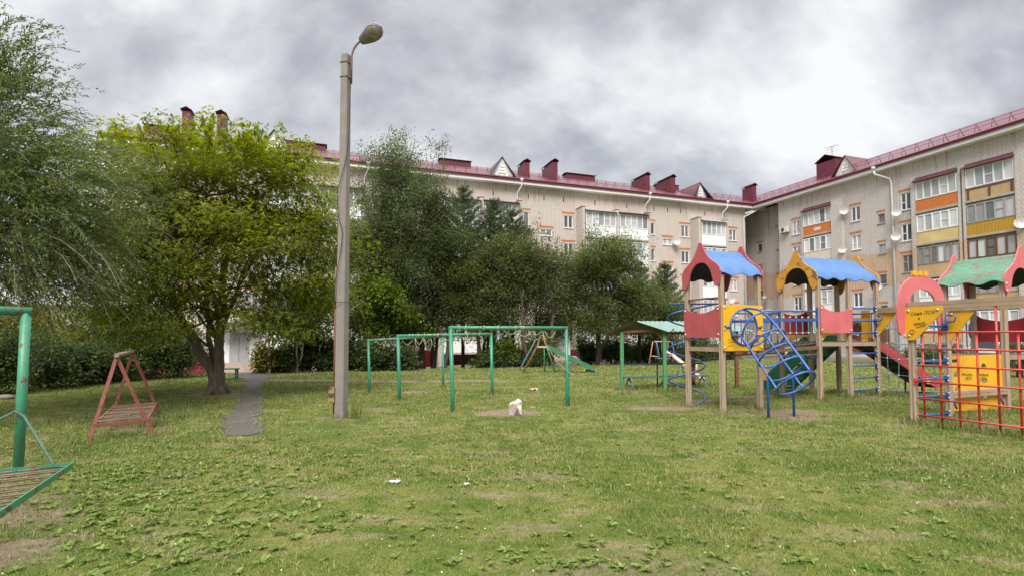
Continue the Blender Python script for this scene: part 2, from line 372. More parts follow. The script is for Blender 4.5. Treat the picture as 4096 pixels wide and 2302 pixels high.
# ------------------------------------------------------------------ buildings
def brickmat(name, c1, c2, mort, warm=None):
    m, nt, b = nodes(name)
    tc = N(nt, 'ShaderNodeTexCoord').outputs['Object']
    s = N(nt, 'ShaderNodeSeparateXYZ'); L(nt, tc, s.inputs[0])
    ad = nt.nodes.new('ShaderNodeMath'); L(nt, s.outputs[0], ad.inputs[0]); L(nt, s.outputs[1], ad.inputs[1])
    cb = N(nt, 'ShaderNodeCombineXYZ'); L(nt, ad.outputs[0], cb.inputs[0]); L(nt, s.outputs[2], cb.inputs[1])
    br = N(nt, 'ShaderNodeTexBrick', Scale=1.0); br.offset = .5; br.offset_frequency = 4
    br.inputs['Mortar Size'].default_value = .016; br.inputs['Mortar Smooth'].default_value = .3; br.inputs['Bias'].default_value = -.1
    br.inputs['Brick Width'].default_value = .26; br.inputs['Row Height'].default_value = .088
    br.inputs['Color1'].default_value = c4(c1); br.inputs['Color2'].default_value = c4(c2); br.inputs['Mortar'].default_value = c4(mort)
    L(nt, cb.outputs[0], br.inputs['Vector'])
    c = br.outputs['Color']
    n1 = noise(nt, tc, .35, 5, .6); n2 = noise(nt, tc, 1.4, 6, .65, .5, (1.2, 1.2, .16))
    c = mixc(nt, rampf(nt, n1, .35, .7), c, mixc(nt, 1.0, c, (1.0, .94, .89), 'MULTIPLY'))
    c = mixc(nt, rampf(nt, n2, .56, .76), c, mixc(nt, 1.0, c, (.74, .68, .61), 'MULTIPLY'))
    n3 = noise(nt, tc, 2.2, 4, .6, 1, (1.5, 1.5, .09)); hz = N(nt, 'ShaderNodeMapRange'); L(nt, s.outputs[2], hz.inputs[0]); hz.inputs[1].default_value = 13.6; hz.inputs[2].default_value = 15.2
    mu = nt.nodes.new('ShaderNodeMath'); mu.operation = 'MULTIPLY'; L(nt, hz.outputs[0], mu.inputs[0]); L(nt, rampf(nt, n3, .56, .68), mu.inputs[1])
    c = mixc(nt, mu.outputs[0], c, mixc(nt, 1.0, c, (.60, .44, .28), 'MULTIPLY'))
    if warm is not None:                          # a storey or so of yellower brick with a ragged edge
        wz = N(nt, 'ShaderNodeMath', operation='MULTIPLY_ADD'); L(nt, noise(nt, tc, .5, 2), wz.inputs[0]); wz.inputs[1].default_value = 1.6; L(nt, s.outputs[2], wz.inputs[2])
        lo = rampf(nt, wz.outputs[0], warm[0]+.7, warm[0]+.8); hi = rampf(nt, wz.outputs[0], warm[1]+.8, warm[1]+.7)
        mw = N(nt, 'ShaderNodeMath', operation='MULTIPLY'); L(nt, lo, mw.inputs[0]); L(nt, hi, mw.inputs[1])
        c = mixc(nt, mw.outputs[0], c, mixc(nt, 1.0, c, (1.0, .80, .62), 'MULTIPLY'))
    L(nt, c, b.inputs['Base Color']); b.inputs['Roughness'].default_value = .9; b.inputs['Specular IOR Level'].default_value = .2
    bp = N(nt, 'ShaderNodeBump', Strength=.35, Distance=.01); bp.invert = True; L(nt, br.outputs['Fac'], bp.inputs['Height']); L(nt, bp.outputs[0], b.inputs['Normal'])
    return m
BRICK_L = brickmat('pale_brick', (.675, .635, .60), (.605, .56, .525), (.28, .215, .18))
BRICK_R = brickmat('grey_brick', (.63, .60, .58), (.555, .525, .505), (.32, .28, .255), (5.9, 8.6))
def sheet(name, col, step, axis=0, rough=.38, amp=.5):  # corrugated / seamed sheet metal, ribs across axis
    if name in MC: return MC[name]
    m, nt, b = nodes(name); tc = N(nt, 'ShaderNodeTexCoord').outputs['Object']
    wv = N(nt, 'ShaderNodeTexWave', Scale=math.pi/(step*10)*2*1.0); wv.bands_direction = 'XYZ'[axis]; L(nt, tc, wv.inputs['Vector'])
    n1 = noise(nt, tc, .9, 5, .6)
    c = ramp(nt, n1, [(.3, tuple(x*.85 for x in col)), (.7, tuple(min(1, x*1.12) for x in col))])
    L(nt, c, b.inputs['Base Color']); b.inputs['Roughness'].default_value = rough
    bp = N(nt, 'ShaderNodeBump', Strength=amp, Distance=.03); L(nt, wv.outputs['Fac'], bp.inputs['Height']); L(nt, bp.outputs[0], b.inputs['Normal'])
    MC[name] = m; return m
ROOF = sheet('raspberry_roof_sheet', (.135, .036, .050), .35, 0, .34)
REDM = pm('raspberry_sheet', (.135, .018, .034), .42, .12, 3, bump=.05)
WPL = pm('white_plastic', (.78, .78, .78), .35, .04, 3, bump=0)
WPAN = pm('white_panel', (.80, .80, .80), .45, .04, 1.2, bump=0)
FASC = pm('white_fascia', (.84, .83, .83), .45, .05, 1, bump=0)
LINT = pm('orange_brick_lintel', (.42, .165, .065), .85, .22, 9)
CONC = pm('weathered_concrete', (.37, .335, .295), .9, .2, 3)
PLIN = pm('burgundy_plinth_paint', (.17, .018, .03), .6, .15, 2)
ORAN = pm('orange_panel', (.52, .155, .035), .6, .12, 5)
YSID = sheet('yellow_siding', (.66, .49, .21), .11, 2, .5, .7)
MUST = sheet('mustard_corrugated', (.50, .28, .018), .16, 0, .6, .9)
PLAN = sheet('tan_planks', (.56, .37, .19), .13, 0, .7, .8)
BEIG = pm('beige_plaster', (.62, .55, .45), .8, .1, 3)
BROW = pm('brown_wood_frame', (.13, .055, .028), .6, .3, 8)
GREYW = pm('grey_old_wood', (.27, .225, .19), .85, .25, 9)
DOORB = pm('brown_steel_door', (.15, .062, .035), .55, .2, 4)
GREYD = pm('grey_steel_door', (.38, .37, .40), .5, .08, 2)
def glassm(name, stops, fold=(.48, .62)):
    m, nt, b = nodes(name); oi = N(nt, 'ShaderNodeObjectInfo')
    tc = N(nt, 'ShaderNodeTexCoord').outputs['Object']
    c = ramp(nt, oi.outputs['Random'], stops)
    wv = noise(nt, tc, 3.2, 2, .5, .3, (4, 4, .25))
    c = mixc(nt, rampf(nt, wv, *fold), c, mixc(nt, 1.0, c, (.55, .56, .58), 'MULTIPLY'))
    L(nt, c, b.inputs['Base Color']); b.inputs['Roughness'].default_value = .04; b.inputs['Specular IOR Level'].default_value = .75
    bp = N(nt, 'ShaderNodeBump', Strength=.05, Distance=.1); L(nt, noise(nt, tc, 1.3, 2), bp.inputs['Height']); L(nt, bp.outputs[0], b.inputs['Normal'])
    return m
GLASS = glassm('window_glass', [(0, (.05, .055, .06)), (.3, (.10, .105, .11)), (.55, (.20, .20, .20)), (.8, (.36, .355, .35)), (1, (.55, .55, .54))])  # curtain tones, lifted paler by sky reflection put into the base colour
GLASSB = glassm('balcony_glass', [(0, (.14, .145, .15)), (.25, (.30, .305, .315)), (.55, (.47, .475, .485)), (1, (.66, .665, .675))], (.58, .85))  # bright sky reflection painted into the base colour of the balcony panes

class Wing:
    """a block in its own axes: x along the facade, -y out of it, z up"""
    def __init__(s, name, origin, rz, label):
        s.root = root(name, (origin[0], origin[1], 0), label, 'apartment building', None, rz)
        s.holes = []
    def rect_wall(s, mb, x0, x1, z0, z1, y, holes, dep=.14):
        hs = [h for h in holes if h[0] > x0 and h[2] < x1]
        xs = sorted({x0, x1, *[h[0] for h in hs], *[h[2] for h in hs]}); zs = sorted({z0, z1, *[h[1] for h in hs], *[h[3] for h in hs]})
        for i in range(len(xs)-1):
            for j in range(len(zs)-1):
                cx, cz = (xs[i]+xs[i+1])/2, (zs[j]+zs[j+1])/2
                if any(h[0] < cx < h[2] and h[1] < cz < h[3] for h in hs): continue
                mb.add([(xs[i], y, zs[j]), (xs[i+1], y, zs[j]), (xs[i+1], y, zs[j+1]), (xs[i], y, zs[j+1])], [(0, 1, 2, 3)])
        for a, b, c, d in hs:
            mb.add([(a, y, b), (c, y, b), (c, y, d), (a, y, d), (a, y+dep, b), (c, y+dep, b), (c, y+dep, d), (a, y+dep, d)], [(0, 4, 5, 1), (1, 5, 6, 2), (2, 6, 7, 3), (3, 7, 4, 0)])
    def window(s, x0, z0, x1, z1, y=0, mull=1, transom=None, fm=None, sill=True, lint=None, hole=True, name='window'):
        """frame (the part) > pane, lintel"""
        fm = fm or WPL
        if hole: s.holes.append((x0, z0, x1, z1, y))
        fw = .065; yf = y+.05; yb = y+.13
        mb = MB()
        for a, b, c, d in ((x0, x0+fw, z0, z1), (x1-fw, x1, z0, z1), (x0+fw, x1-fw, z0, z0+fw), (x0+fw, x1-fw, z1-fw, z1)): mb.box(a, b, yf, yb, c, d)
        for k in range(mull):
            xm = x0+(x1-x0)*(k+1)/(mull+1); mb.box(xm-.05, xm+.05, yf-.012, yb, z0+fw, z1-fw)
        if transom:
            xm = x0+(x1-x0)/(mull+1)
            mb.box(x0+fw, (xm if mull else x1)-.05, yf+.012, yb, z0+(z1-z0)*transom-.03, z0+(z1-z0)*transom+.03)
        if sill: mb.box(x0-.06, x1+.06, y-.07, y+.048, z0-.05, z0-.002)
        o = mb.build(name, fm, s.root, True)
        mb = MB(); mb.box(x0+fw, x1-fw, y+.085, y+.1, z0+fw, z1-fw); mb.build('pane', GLASS, o, True)
        if lint:
            mb = MB(); mb.box(lint[0], lint[1], y-.008, y+.03, lint[2], lint[3]); mb.build('lintel', LINT, o, True)
        return o
    def glazing(s, par, x0, x1, z0, z1, y, n, fm=None, panes=None):
        fm = fm or WPL; fw = .07; mb = MB()
        for a, b, c, d in ((x0, x0+fw, z0, z1), (x1-fw, x1, z0, z1), (x0+fw, x1-fw, z0, z0+fw), (x0+fw, x1-fw, z1-fw, z1)): mb.box(a, b, y-.06, y+.04, c, d)
        for k in range(1, n):
            xm = x0+(x1-x0)*k/n; mb.box(xm-.045, xm+.045, y-.072, y+.04, z0+fw, z1-fw)
        if n > 3:
            k = rng.integers(1, n-1); a, b = x0+(x1-x0)*k/n+.045, x0+(x1-x0)*(k+1)/n-.045
            zz = z0+(z1-z0)*.5; mb.box(a, b, y-.05, y+.03, zz-.025, zz+.025)
        mb.build('glazing_frame', fm, par, True)
        for k in range(n):
            a, b = x0+(x1-x0)*k/n+.05, x0+(x1-x0)*(k+1)/n-.05
            mb = MB(); mb.box(a, b, y-.012, y+.006, z0+fw, z1-fw); mb.build('pane', GLASSB, par, True)
    def balcony(s, x0, x1, zg0, zg1, zp0, out, n, pm_, fm=None, canopy=None, decor=False, label=None):
        """parapet panel (the part) > slab, glazing_frame, pane, canopy"""
        y = -out; mb = MB(); mb.box(x0, x1, y-.03, y+.03, zp0, zg0-.004)
        o = mb.build('balcony', pm_, s.root, True, label)
        mb = MB(); mb.box(x0-.06, x1+.06, y-.09, -.01, zp0-.16, zp0-.004); mb.build('slab', CONC, o, True)
        if zg1 > zg0: s.glazing(o, x0, x1, zg0, zg1, y, n, fm)
        if canopy:
            mb = MB(); m0, drop = canopy
            vs = []; k = 48
            for i in range(k+1):
                x = x0-.12+(x1-x0+.24)*i/k; wv = .018*math.cos(i*math.pi)
                vs += [(x, y-.32, zg1+.06+wv), (x, -.02, zg1+.06+drop*1.35+wv)]
            mb.add(vs, [(2*i, 2*i+2, 2*i+3, 2*i+1) for i in range(k)])
            mb.add([(a, b, c-.025) for a, b, c in vs], [(2*i+1, 2*i+3, 2*i+2, 2*i) for i in range(k)])
            mb.add([vs[2*i] for i in range(k+1)]+[(vs[2*i][0], vs[2*i][1], vs[2*i][2]-.06) for i in range(k+1)], [(i, k+1+i, k+2+i, i+1) for i in range(k)])
            mb.build('canopy', m0, o, True)
        if decor:
            mb = MB(); xm, zm = (x0+x1)/2, (zp0+zg0)/2
            for dx in (-.17, .17):
                P = [(dx-.26, 0), (dx, -.17), (dx+.26, 0), (dx, .17)]; H = [(dx-.12, 0), (dx, .08), (dx+.12, 0), (dx, -.08)]
                mb.prism([P, H], (xm, y-.036-.003*(dx > 0), zm), (1, 0, 0), (0, 0, 1), .008)
            mb.build('ornament', WPL, o, True)
        return o
    def roof(s, x0, x1, zf, zr, depth, zside=.25):
        """roof slopes (part); gutter, fascia, soffit, railing are parts"""
        mb = MB(); ye, yr, yb = -.62, depth/2, depth+.6; ze = zf+.50; th = .06
        for ya, za, yc, zc in ((ye, ze, yr, zr), (yb, ze, yr, zr)):
            mb.add([(x0, ya, za), (x1, ya, za), (x1, yc, zc), (x0, yc, zc), (x0, ya, za-th), (x1, ya, za-th), (x1, yc, zc-th), (x0, yc, zc-th)],
                   [(0, 1, 2, 3), (7, 6, 5, 4), (0, 4, 5, 1), (2, 6, 7, 3), (0, 3, 7, 4), (1, 5, 6, 2)])
        s.rf = mb.build('roof', ROOF, s.root, True)
        mb = MB(); mb.box(x0, x1, -.60, -.50, zf+.005, zf+.24); mb.box(x0, x1, -.50, -.01, zf, zf+.05); mb.build('fascia', FASC, s.root, True)
        mb = MB(); mb.box(x0, x1, -.70, -.56, zf+.245, zf+.43); mb.tube([(x0, -.70, zf+.42), (x1, -.70, zf+.42)], .05, 8); mb.build('gutter', REDM, s.root, True)
        s.slope = lambda y: ze+(zr-ze)*(y-ye)/(yr-ye)
        mb = MB(); y = .15
        for z in (.28, .55): mb.tube([(x0+.3, y+.05, s.slope(y)+z), (x1-.3, y+.05, s.slope(y)+z)], .014, 5)
        x = x0+.6
        while x < x1-.5:
            mb.tube([(x, y-.12, s.slope(y-.12)), (x, y+.05, s.slope(y)+.62), (x, y+.42, s.slope(y+.42))], .018, 5)
            mb.tube([(x+.45, y-.3, s.slope(y-.3)), (x+.45, y-.3, s.slope(y-.3)+.12)], .02, 5); x += 1.0
        mb.build('roof_railing', pm('railing_red', (.10, .018, .028), .5), s.root, True)
        for i, (xx) in enumerate((x0+.02, x1-.02)): # gable ends
            pass
    def chimney(s, x0, x1, y0, y1, zt, gable='y', cap=.22, mat=None, z0=None):
        z0 = s.slope(min(y0, 6))-.5 if z0 is None else z0
        mb = MB(); mb.box(x0, x1, y0, y1, z0, zt); o = mb.build('chimney', mat or sheet('raspberry_box_sheet', (.125, .016, .032), .2, 0, .42, .25), s.rf, True)
        mb = MB(); e = .12; zt2 = zt+.1
        for sx in ((x0+.05, x1-.05)):
            for yy in (y0+.06, y1-.06): mb.box(sx-.03, sx+.03, yy-.03, yy+.03, zt, zt2)
        if gable == 'y':
            xm = (x0+x1)/2; A = [(x0-e, zt2), (xm, zt2+cap), (x1+e, zt2), (x1+e, zt2+.04), (xm, zt2+cap+.05), (x0-e, zt2+.04)]
            mb.prism([A], (0, (y0+y1)/2, 0), (1, 0, 0), (0, 0, 1), y1-y0+2*e)
        else:
            ym = (y0+y1)/2; A = [(y0-e, zt2), (ym, zt2+cap), (y1+e, zt2), (y1+e, zt2+.04), (ym, zt2+cap+.05), (y0-e, zt2+.04)]
            mb.prism([A], ((x0+x1)/2, 0, 0), (0, 1, 0), (0, 0, 1), x1-x0+2*e)
        mb.build('chimney_cap', pm('cap_red', (.10, .015, .026), .5), o, True)
    def dormer(s, x0, x1, zb, za, y=.12):
        xm = (x0+x1)/2; yb = -.62+(za-s.slope(-.62))/(s.slope(1)-s.slope(0))+.1; e = .16
        mb = MB(); hh = za-zb; hw = (x1-x0)/2
        for sg in (-1, 1):
            A = [(xm+sg*(hw+e), y-.16, zb-e*hh/hw), (xm, y-.16, za+.04), (xm, yb, za+.04), (xm+sg*(hw+e), -.62+(zb-e*hh/hw-s.slope(-.62))/(s.slope(1)-s.slope(0)), zb-e*hh/hw)]
            B = [(p[0], p[1], p[2]-.07) for p in A]
            q = [(0, 1, 2, 3), (7, 6, 5, 4), (0, 4, 5, 1), (1, 5, 6, 2), (2, 6, 7, 3), (3, 7, 4, 0)]
            mb.add(A+B, q if sg < 0 else [t[::-1] for t in q])
        o = mb.build('dormer', sheet('dormer_sheet', (.125, .03, .042), .16, 1, .4, .8), s.root, True)
        mb = MB(); mb.prism([[(x0, zb-.3), (x1, zb-.3), (x1, zb), (xm, za-.05), (x0, zb)]], (0, y, 0), (1, 0, 0), (0, 0, 1), .1)
        mb.build('gable', sheet('white_siding', (.74, .74, .74), .16, 2, .5, .5), o, True)
        mb = MB(); z = zb+hh*.12
        for a, b, c, d in ((-.3, -.24, 0, .62), (.24, .3, 0, .62), (-.24, .24, 0, .06), (-.24, .24, .56, .62), (-.24, .24, .28, .33)): mb.box(xm+a, xm+b, y-.1, y-.055, z+c, z+d)
        mb.build('vent_window', FASC, o, True)
    def downpipe(s, pts, r=.075):
        mb = MB(); mb.tube(pts, r, 10); p = v3(pts[0]); mb.tube([p+Vector((0, 0, -.06)), p+Vector((0, 0, .12)), p+Vector((0, 0, .26))], [r*1.1, r*2.2, r*2.3], 12)
        z = pts[-1][2]
        mb.build('downpipe', pm('white_pipe', (.60, .60, .60), .5, .08, 2), s.root, True)
    def dish(s, x, y, z, r=.42, az=0, el=.25, wall=0):
        d = Vector((math.sin(az)*math.cos(el), -math.cos(az)*math.cos(el), math.sin(el))); a = d.orthogonal().normalized(); b = d.cross(a)
        mb = MB(); vs = []; k = 20
        for j in range(5):
            rr = r*j/4
            for i in range(k): vs.append(Vector((x, y, z))+d*(.18*r*(j/4)**2*1.6)+(a*math.cos(2*math.pi*i/k)+b*math.sin(2*math.pi*i/k))*rr)
        fs = [(j*k+i, (j+1)*k+i, (j+1)*k+(i+1) % k, j*k+(i+1) % k) for j in range(4) for i in range(k)]
        mb.add(vs, fs, True); mb.add([p-d*.012 for p in vs], [f[::-1] for f in fs], True)
        o = mb.build('satellite_dish', pm('dish_white', (.50, .49, .475), .5, .05), s.root, True)
        mb = MB(); c = Vector((x, y, z)); mb.tube([c-d*.02, c-d*.15, (x, wall, z-.12)], .025, 6)
        e = c+d*.42*r/.42; mb.tube([c-b*r*.95+d*.2*r, e], .012, 5); mb.tube([e-d*.03, e+d*.07], .04, 8)
        mb.build('dish_arm', pm('dish_arm_grey', (.25, .25, .26), .5), o, True)

# ---- left wing
LW = Wing('apartment_block', (O[0], O[1]), TH, 'long pale brick five-storey block with raspberry roof behind the trees')
SL0, SL1 = -24.6, 32.2
def l_narrow(d, x0, x1, k): return LW.window(d+x0, 11.89-2.64*k, d+x1, 13.06-2.64*k, 0, 0, None, lint=(d+x0-.1, d+x1+.12, 13.24-2.64*k, 13.40-2.64*k))
def l_stair(d, k): return LW.window(d+8.5, 11.0-2.62*k, d+9.65, 11.59-2.62*k, 0, 1, None, lint=(d+8.38, d+9.8, 11.74-2.62*k, 11.92-2.62*k))
def l_win(d, x0, x1, k, tr=None): return LW.window(d+x0, 11.88-2.64*k, d+x1, 13.05-2.64*k, 0, 1, tr, lint=(d+x0-.24, d+x1+.22, 13.22-2.64*k, 13.40-2.64*k))
GCAN = pm('grey_canopy_sheet', (.45, .43, .42), .5, .1); DCAN = pm('dark_canopy_sheet', (.10, .045, .05), .5, .15)
BB = []                                            # balcony blocks (x0, x1, pier xs)
for d in (-26.6, -13.3, 0.0):
    for k in range(5): l_narrow(d, 6.82, 7.40, k); l_win(d, 10.86, 11.78, k)
    for k in range(4): l_stair(d, k)
    BB.append((d+12.3, [(d+12.54, d+15.67), (d+16.09, d+19.2)], [(d+12.14, d+12.46), (d+15.71, d+16.05), (d+19.24, d+19.5)]))
l_d = 13.3
for k in range(5): l_narrow(0, 20.34, 20.80, k); l_win(0, 23.97, 24.9, k, None); l_win(0, 30.05, 30.98, k, .45)
for k in range(4): LW.window(21.78, 10.95-2.60*k, 22.9, 11.55-2.60*k, 0, 1, None, lint=(21.62, 22.98, 11.72-2.60*k, 11.92-2.60*k))
BB.append((25.2, [(25.52, 28.5)], [(25.1, 25.46), (28.54, 28.8)]))
bi = 0
for bx, bays, piers in BB:
    for x0, x1 in bays:
        for k in range(5):
            z = -2.64*k; mat = WPAN
            if bi in (0, 1) and k in (1, 3): mat = [YSID, BEIG][k % 2]
            LW.balcony(x0, x1, 12.03+z, 13.36+z, 11.0+z, 1.2, 5 if x1-x0 > 3.0 else 5, mat, None, ((GCAN if bi % 2 == 0 else DCAN), .3) if k == 0 else None)
        bi += 1
    mb = MB()
    for a, b in piers: mb.box(a, b, -1.24, -.004, -1.4, 13.72)
    for a, b in piers: mb.box(a-.05, b+.05, -1.3, .0-.006, 13.724, 13.80)
    mb.build('balcony_pier', BRICK_L, LW.root, True)
# entrances: grey door in a white panelled recess with steps
for d in (-26.6, -13.3, 0.0, 11.9):
    x0 = d+8.5; x1 = d+11.3 if d < 10 else d+10.9
    if d < -20: x0 += .55; x1 += .75
    zg = float(g(*fac((x0+x1)/2, 1.0))); zd = max(zg+.75, -.15) if d < 0 else zg+.45
    zd = .02+(.0 if d > -20 else -.2)
    mb = MB(); mb.box(x0, x1, -.30, -.006, zd, 2.75); mb.build('entrance_surround', WPAN, LW.root, True)
    mb = MB(); xm = x0+.9; mb.box(xm, xm+1.3, -.36, -.302, zd, zd+2.15); o = mb.build('door', GREYD, LW.root, True)
    mb = MB(); mb.box(xm+1.12, xm+1.17, -.42, -.365, zd+.95, zd+1.15); mb.box(xm+.63, xm+.655, -.372, -.362, zd+.04, zd+2.1); mb.build('handle', pm('dark_steel', (.06, .06, .065), .4), o, True)
    mb = MB(); mb.box(x0-.2, x1+.2, -1.9, -.01, 2.76, 2.9); mb.build('canopy', CONC, LW.root, True)
    mb = MB(); n = max(2, round((zd-zg)/.17))
    for i in range(n): mb.box(x0-.1, x1+.35, -1.7-.32*(n-1-i) if i < n-1 else -1.7, -.305 if i == n-1 else -1.7-.32*(n-2-i), zg-.3, zg+(zd-zg-.01)*(i+1)/n)
    mb.build('entrance_steps', pm('brownish_concrete', (.36, .285, .225), .9, .15, 3), LW.root, True)
    mb = MB()
    for zz in (.55, .95): mb.tube([(x1+.25, -1.75-.32*n, zg+zz), (x1+.25, -1.6, zd+zz), (x1+.25, -.5, zd+zz)], .022, 6)
    for yy, zz in ((-1.75-.32*n, zg), (-1.6, zd), (-.5, zd)): mb.tube([(x1+.25, yy, zz-.2), (x1+.25, yy, zz+.95)], .022, 6)
    mb.build('handrail', pm('dark_steel', (.06, .06, .065), .4), LW.root, True)
mb = MB(); LW.rect_wall(mb, SL0, SL1, .56, 15.5, 0, [h[:4] for h in LW.holes if h[1] > .56])
mb.add([(SL0, 0, -1.6), (SL0, 0, 15.5), (SL0, 12, 15.5), (SL0, 6, 18.5), (SL0, 12, -1.6), (SL1+1, 12, 15.5), (SL1+1, 12, -1.6)], [(1, 0, 4, 2), (1, 2, 3), (4, 6, 5, 2)])
mb.add([(SL1, 0, -1), (SL1, 0, 15.5), (SL1, 4, 15.5), (SL1, 4, -1)], [(0, 3, 2, 1)])
mb.build('wall', BRICK_L, LW.root, True)
mb = MB(); mb.box(SL0-.03, SL1, -.03, .2, -1.6, .556); mb.build('plinth', PLIN, LW.root, True)
LW.roof(SL0-.5, SL1+7, 15.40, 18.72, 12)
mb = MB()
for x in (-21.6, -17.6, -10.2, -5.1, -2.5, 3.95, 7.3, 8.85, 10.83, 14.13, 17.64, 20.75, 22.36, 23.95, 26.95): mb.box(x-.05, x+.05, -.006, .06, 14.28, 14.72)
mb.build('vent_slit', pm('dark_slit', (.04, .03, .028), .9), LW.root, True)
for x1, h, dp in ((-19.95, 18.9, 1.3), (-17.6, 19.0, 1.4), (7.95, 18.1, 1.8), (10.84, 18.45, 2.6), (21.2, 18.25, 2.6), (24.32, 18.35, 2.7), (35.1, 18.5, 1.5)): LW.chimney(x1-.55, x1, 1.3, 1.3+dp, h)
for x0, x1 in ((-24.0, -21.8), (-13.4, -10.2), (.2, 3.2), (13.55, 16.85), (24.9, 27.5)): LW.chimney(x0, x1, 4.9, 5.9, 18.72, 'x', .1)
LW.dormer(3.67, 5.93, 16.22, 17.88); LW.dormer(25.46, 27.40, 16.1, 17.72); LW.dormer(-15.0, -12.9, 16.22, 17.85)
for x in (6.3, 19.75, 29.2, -7.0, -20.3):
    LW.downpipe([(x+.12, -.66, 15.60), (x+.12, -.64, 15.2), (x-.12, -.16, 14.7), (x-.12, -.12, 14.2), (x-.12, -.12, 14.0 if x > 5 else .2)])
LW.downpipe([(33.0, -.9, 15.45), (32.95, -.85, 15.1), (31.95, -.14, 14.5), (31.9, -.12, 14.2), (31.9, -.12, .2)])
LW.dish(23.1, -.35, 11.25, .4, -.35); LW.dish(29.7, -.45, 5.6, .42, -.5); LW.dish(14.2, -1.55, 8.6, .36, -.3, .25, -1.2)
mb = MB(); mb.tube([(31.5, -.1, .3), (31.5, -.1, 2.2)], .03, 6); mb.box(-1.2, .1, -.05, -.004, .9, 1.1)

# ---- right wing (its axis runs from the corner towards the camera)
K = 1.026
def kz(z): return 1.6+K*(z-1.6)
RW = Wing('apartment_block', (CR[0], CR[1]), TH-math.pi/2, 'grey brick five-storey block on the right with coloured balconies')
def rwin(x0, z0, x1, z1, **k):
    l = k.pop('lint', .2); y = k.pop('y', 0)
    return RW.window(K*x0, kz(z0), K*x1, kz(z1), y, lint=(K*x0-l, K*x1+l*.5, kz(z1)+.13, kz(z1)+.31) if l else None, **k)
P_ = 2.41
SM = pm('grey_old_frame', (.33, .32, .31), .7, .15)
for k in range(5):
    z = -P_*k
    rwin(5.99, 11.46+z, 6.81, 12.75+z, transom=.45)
    rwin(11.96, 11.47+z, 12.75, 12.68+z, transom=[None, .45, None, None, None][k])
    rwin(16.03, 11.48+z, 16.79, 12.80+z, transom=[.45, .45, .6, None, None][k], fm=SM if k == 2 else None)
    rwin(24.9, 11.48+z, 25.7, 12.80+z); rwin(3.0, 11.60+z, 3.36, 12.76+z, y=1.25, mull=0)
for k in range(4):
    z = -2.45*k
    rwin(14.22, 10.82+z, 14.78, 11.60+z, mull=0, fm=SM, lint=.12); rwin(.47, 10.78+z, 1.01, 11.58+z, y=1.25, mull=0, fm=SM)
CANR = sheet('canopy_red_sheet', (.095, .02, .03), .2, 0, .6, .8)
cfg = {0: [(ORAN, None, True), (BEIG, None, False), (WPAN, None, False), (WPAN, None, False), (WPAN, None, False)],
       1: [(ORAN, None, False), (YSID, None, False), (PLAN, GREYW, False), (WPAN, None, False), (PLAN, None, False)],
       2: [(PLAN, None, False), (MUST, SM, False), (PLAN, BROW, False), (PLAN, GREYW, False), (WPAN, None, False)]}
lab = {0: ['orange balcony with white diamonds', None], 1: ['plain orange balcony', 'pale yellow siding balcony', 'old grey wooden balcony'], 2: ['tan plank balcony with brown posts', 'mustard corrugated balcony', 'brown framed balcony']}
for b, (x0, x1) in enumerate(((7.40, 10.25), (17.27, 20.0), (20.54, 23.25))):
    for k in range(5):
        z = -P_*1.012*k; mat, fm, dec = cfg[b][k]; zg1 = 13.28 if k == 0 else 13.22
        o = RW.balcony(K*x0, K*x1, kz(11.94+z), kz(zg1+z), kz(11.08+z), .18, 5 if b != 1 or k != 2 else 6, mat, fm, (CANR, .28) if k == 0 else None, dec, (lab[b]+[None]*5)[k])
        if b == 2 and k == 0:
            mb = MB()
            for xx in (.05, .5, .95): xm = K*(x0+(x1-x0)*xx); mb.box(xm-.07, xm+.07, -.235, -.212, kz(11.08), kz(11.92))
            mb.box(K*x0, K*x1, -.232, -.211, kz(11.78), kz(11.915)); mb.build('balcony_post', BROW, o, True)
mb = MB()
for a, b, y in ((7.17, 7.36, -.22), (10.32, 11.36, -.34), (16.92, 17.24, -.24), (20.05, 20.20, -.24), (20.32, 20.50, -.24), (23.30, 24.2, -.30)):
    mb.box(K*a, K*b, y, -.004, -.5, kz(13.62))
mb.box(K*1.57, K*2.02, 1.1, 1.246, -.5, kz(14.6))
mb.build('balcony_pier', BRICK_R, RW.root, True)
RX0, RX1 = K*4.38, 36.0
hl = [h for h in RW.holes]
mb = MB(); RW.rect_wall(mb, RX0, RX1, -.5, kz(15.2), 0, [h[:4] for h in hl if h[4] == 0])
RW.rect_wall(mb, -4, RX0, -.5, kz(15.2), 1.25, [h[:4] for h in hl if h[4] > 1])
mb.add([(RX0, 0, -.5), (RX0, 1.25, -.5), (RX0, 1.25, 15.6), (RX0, 0, 15.6)], [(0, 3, 2, 1)])
mb.add([(RX1, 0, -.5), (RX1, 12, -.5), (RX1, 12, 15.6), (RX1, 6, 18.8), (RX1, 0, 15.6), (-1, 12, -.5), (-1, 12, 15.6)], [(0, 1, 2, 4), (4, 2, 3), (2, 1, 5, 6)])
mb.build('wall', BRICK_R, RW.root, True)
mb = MB(); mb.box(RX0, RX1, -.04, -.004, -.5, .42); mb.build('plinth', pm('white_plinth', (.60, .58, .55), .8, .12, 2), RW.root, True)
RW.roof(-7, RX1+.5, kz(15.03)-.02, 18.9, 12)
RW.chimney(K*7.1, K*9.1, 2.0, 4.2, kz(18.15), 'y', .55); RW.dormer(K*10.5, K*12.5, kz(15.88), kz(17.36))
mb = MB(); ax, ay, az = K*8.0, 3.0, kz(18.3)
mb.tube([(ax, ay, az), (ax, ay, az+1.5)], .025, 6)
for z, l in ((1.45, .55), (1.2, .4), (.95, .5)): mb.tube([(ax-l, ay-.2, az+z), (ax+l, ay+.2, az+z+.04)], .014, 5)
for t in (-.4, 0, .4): mb.tube([(ax+t, ay-.35, az+1.45), (ax+t, ay+.35, az+1.5)], .01, 5)
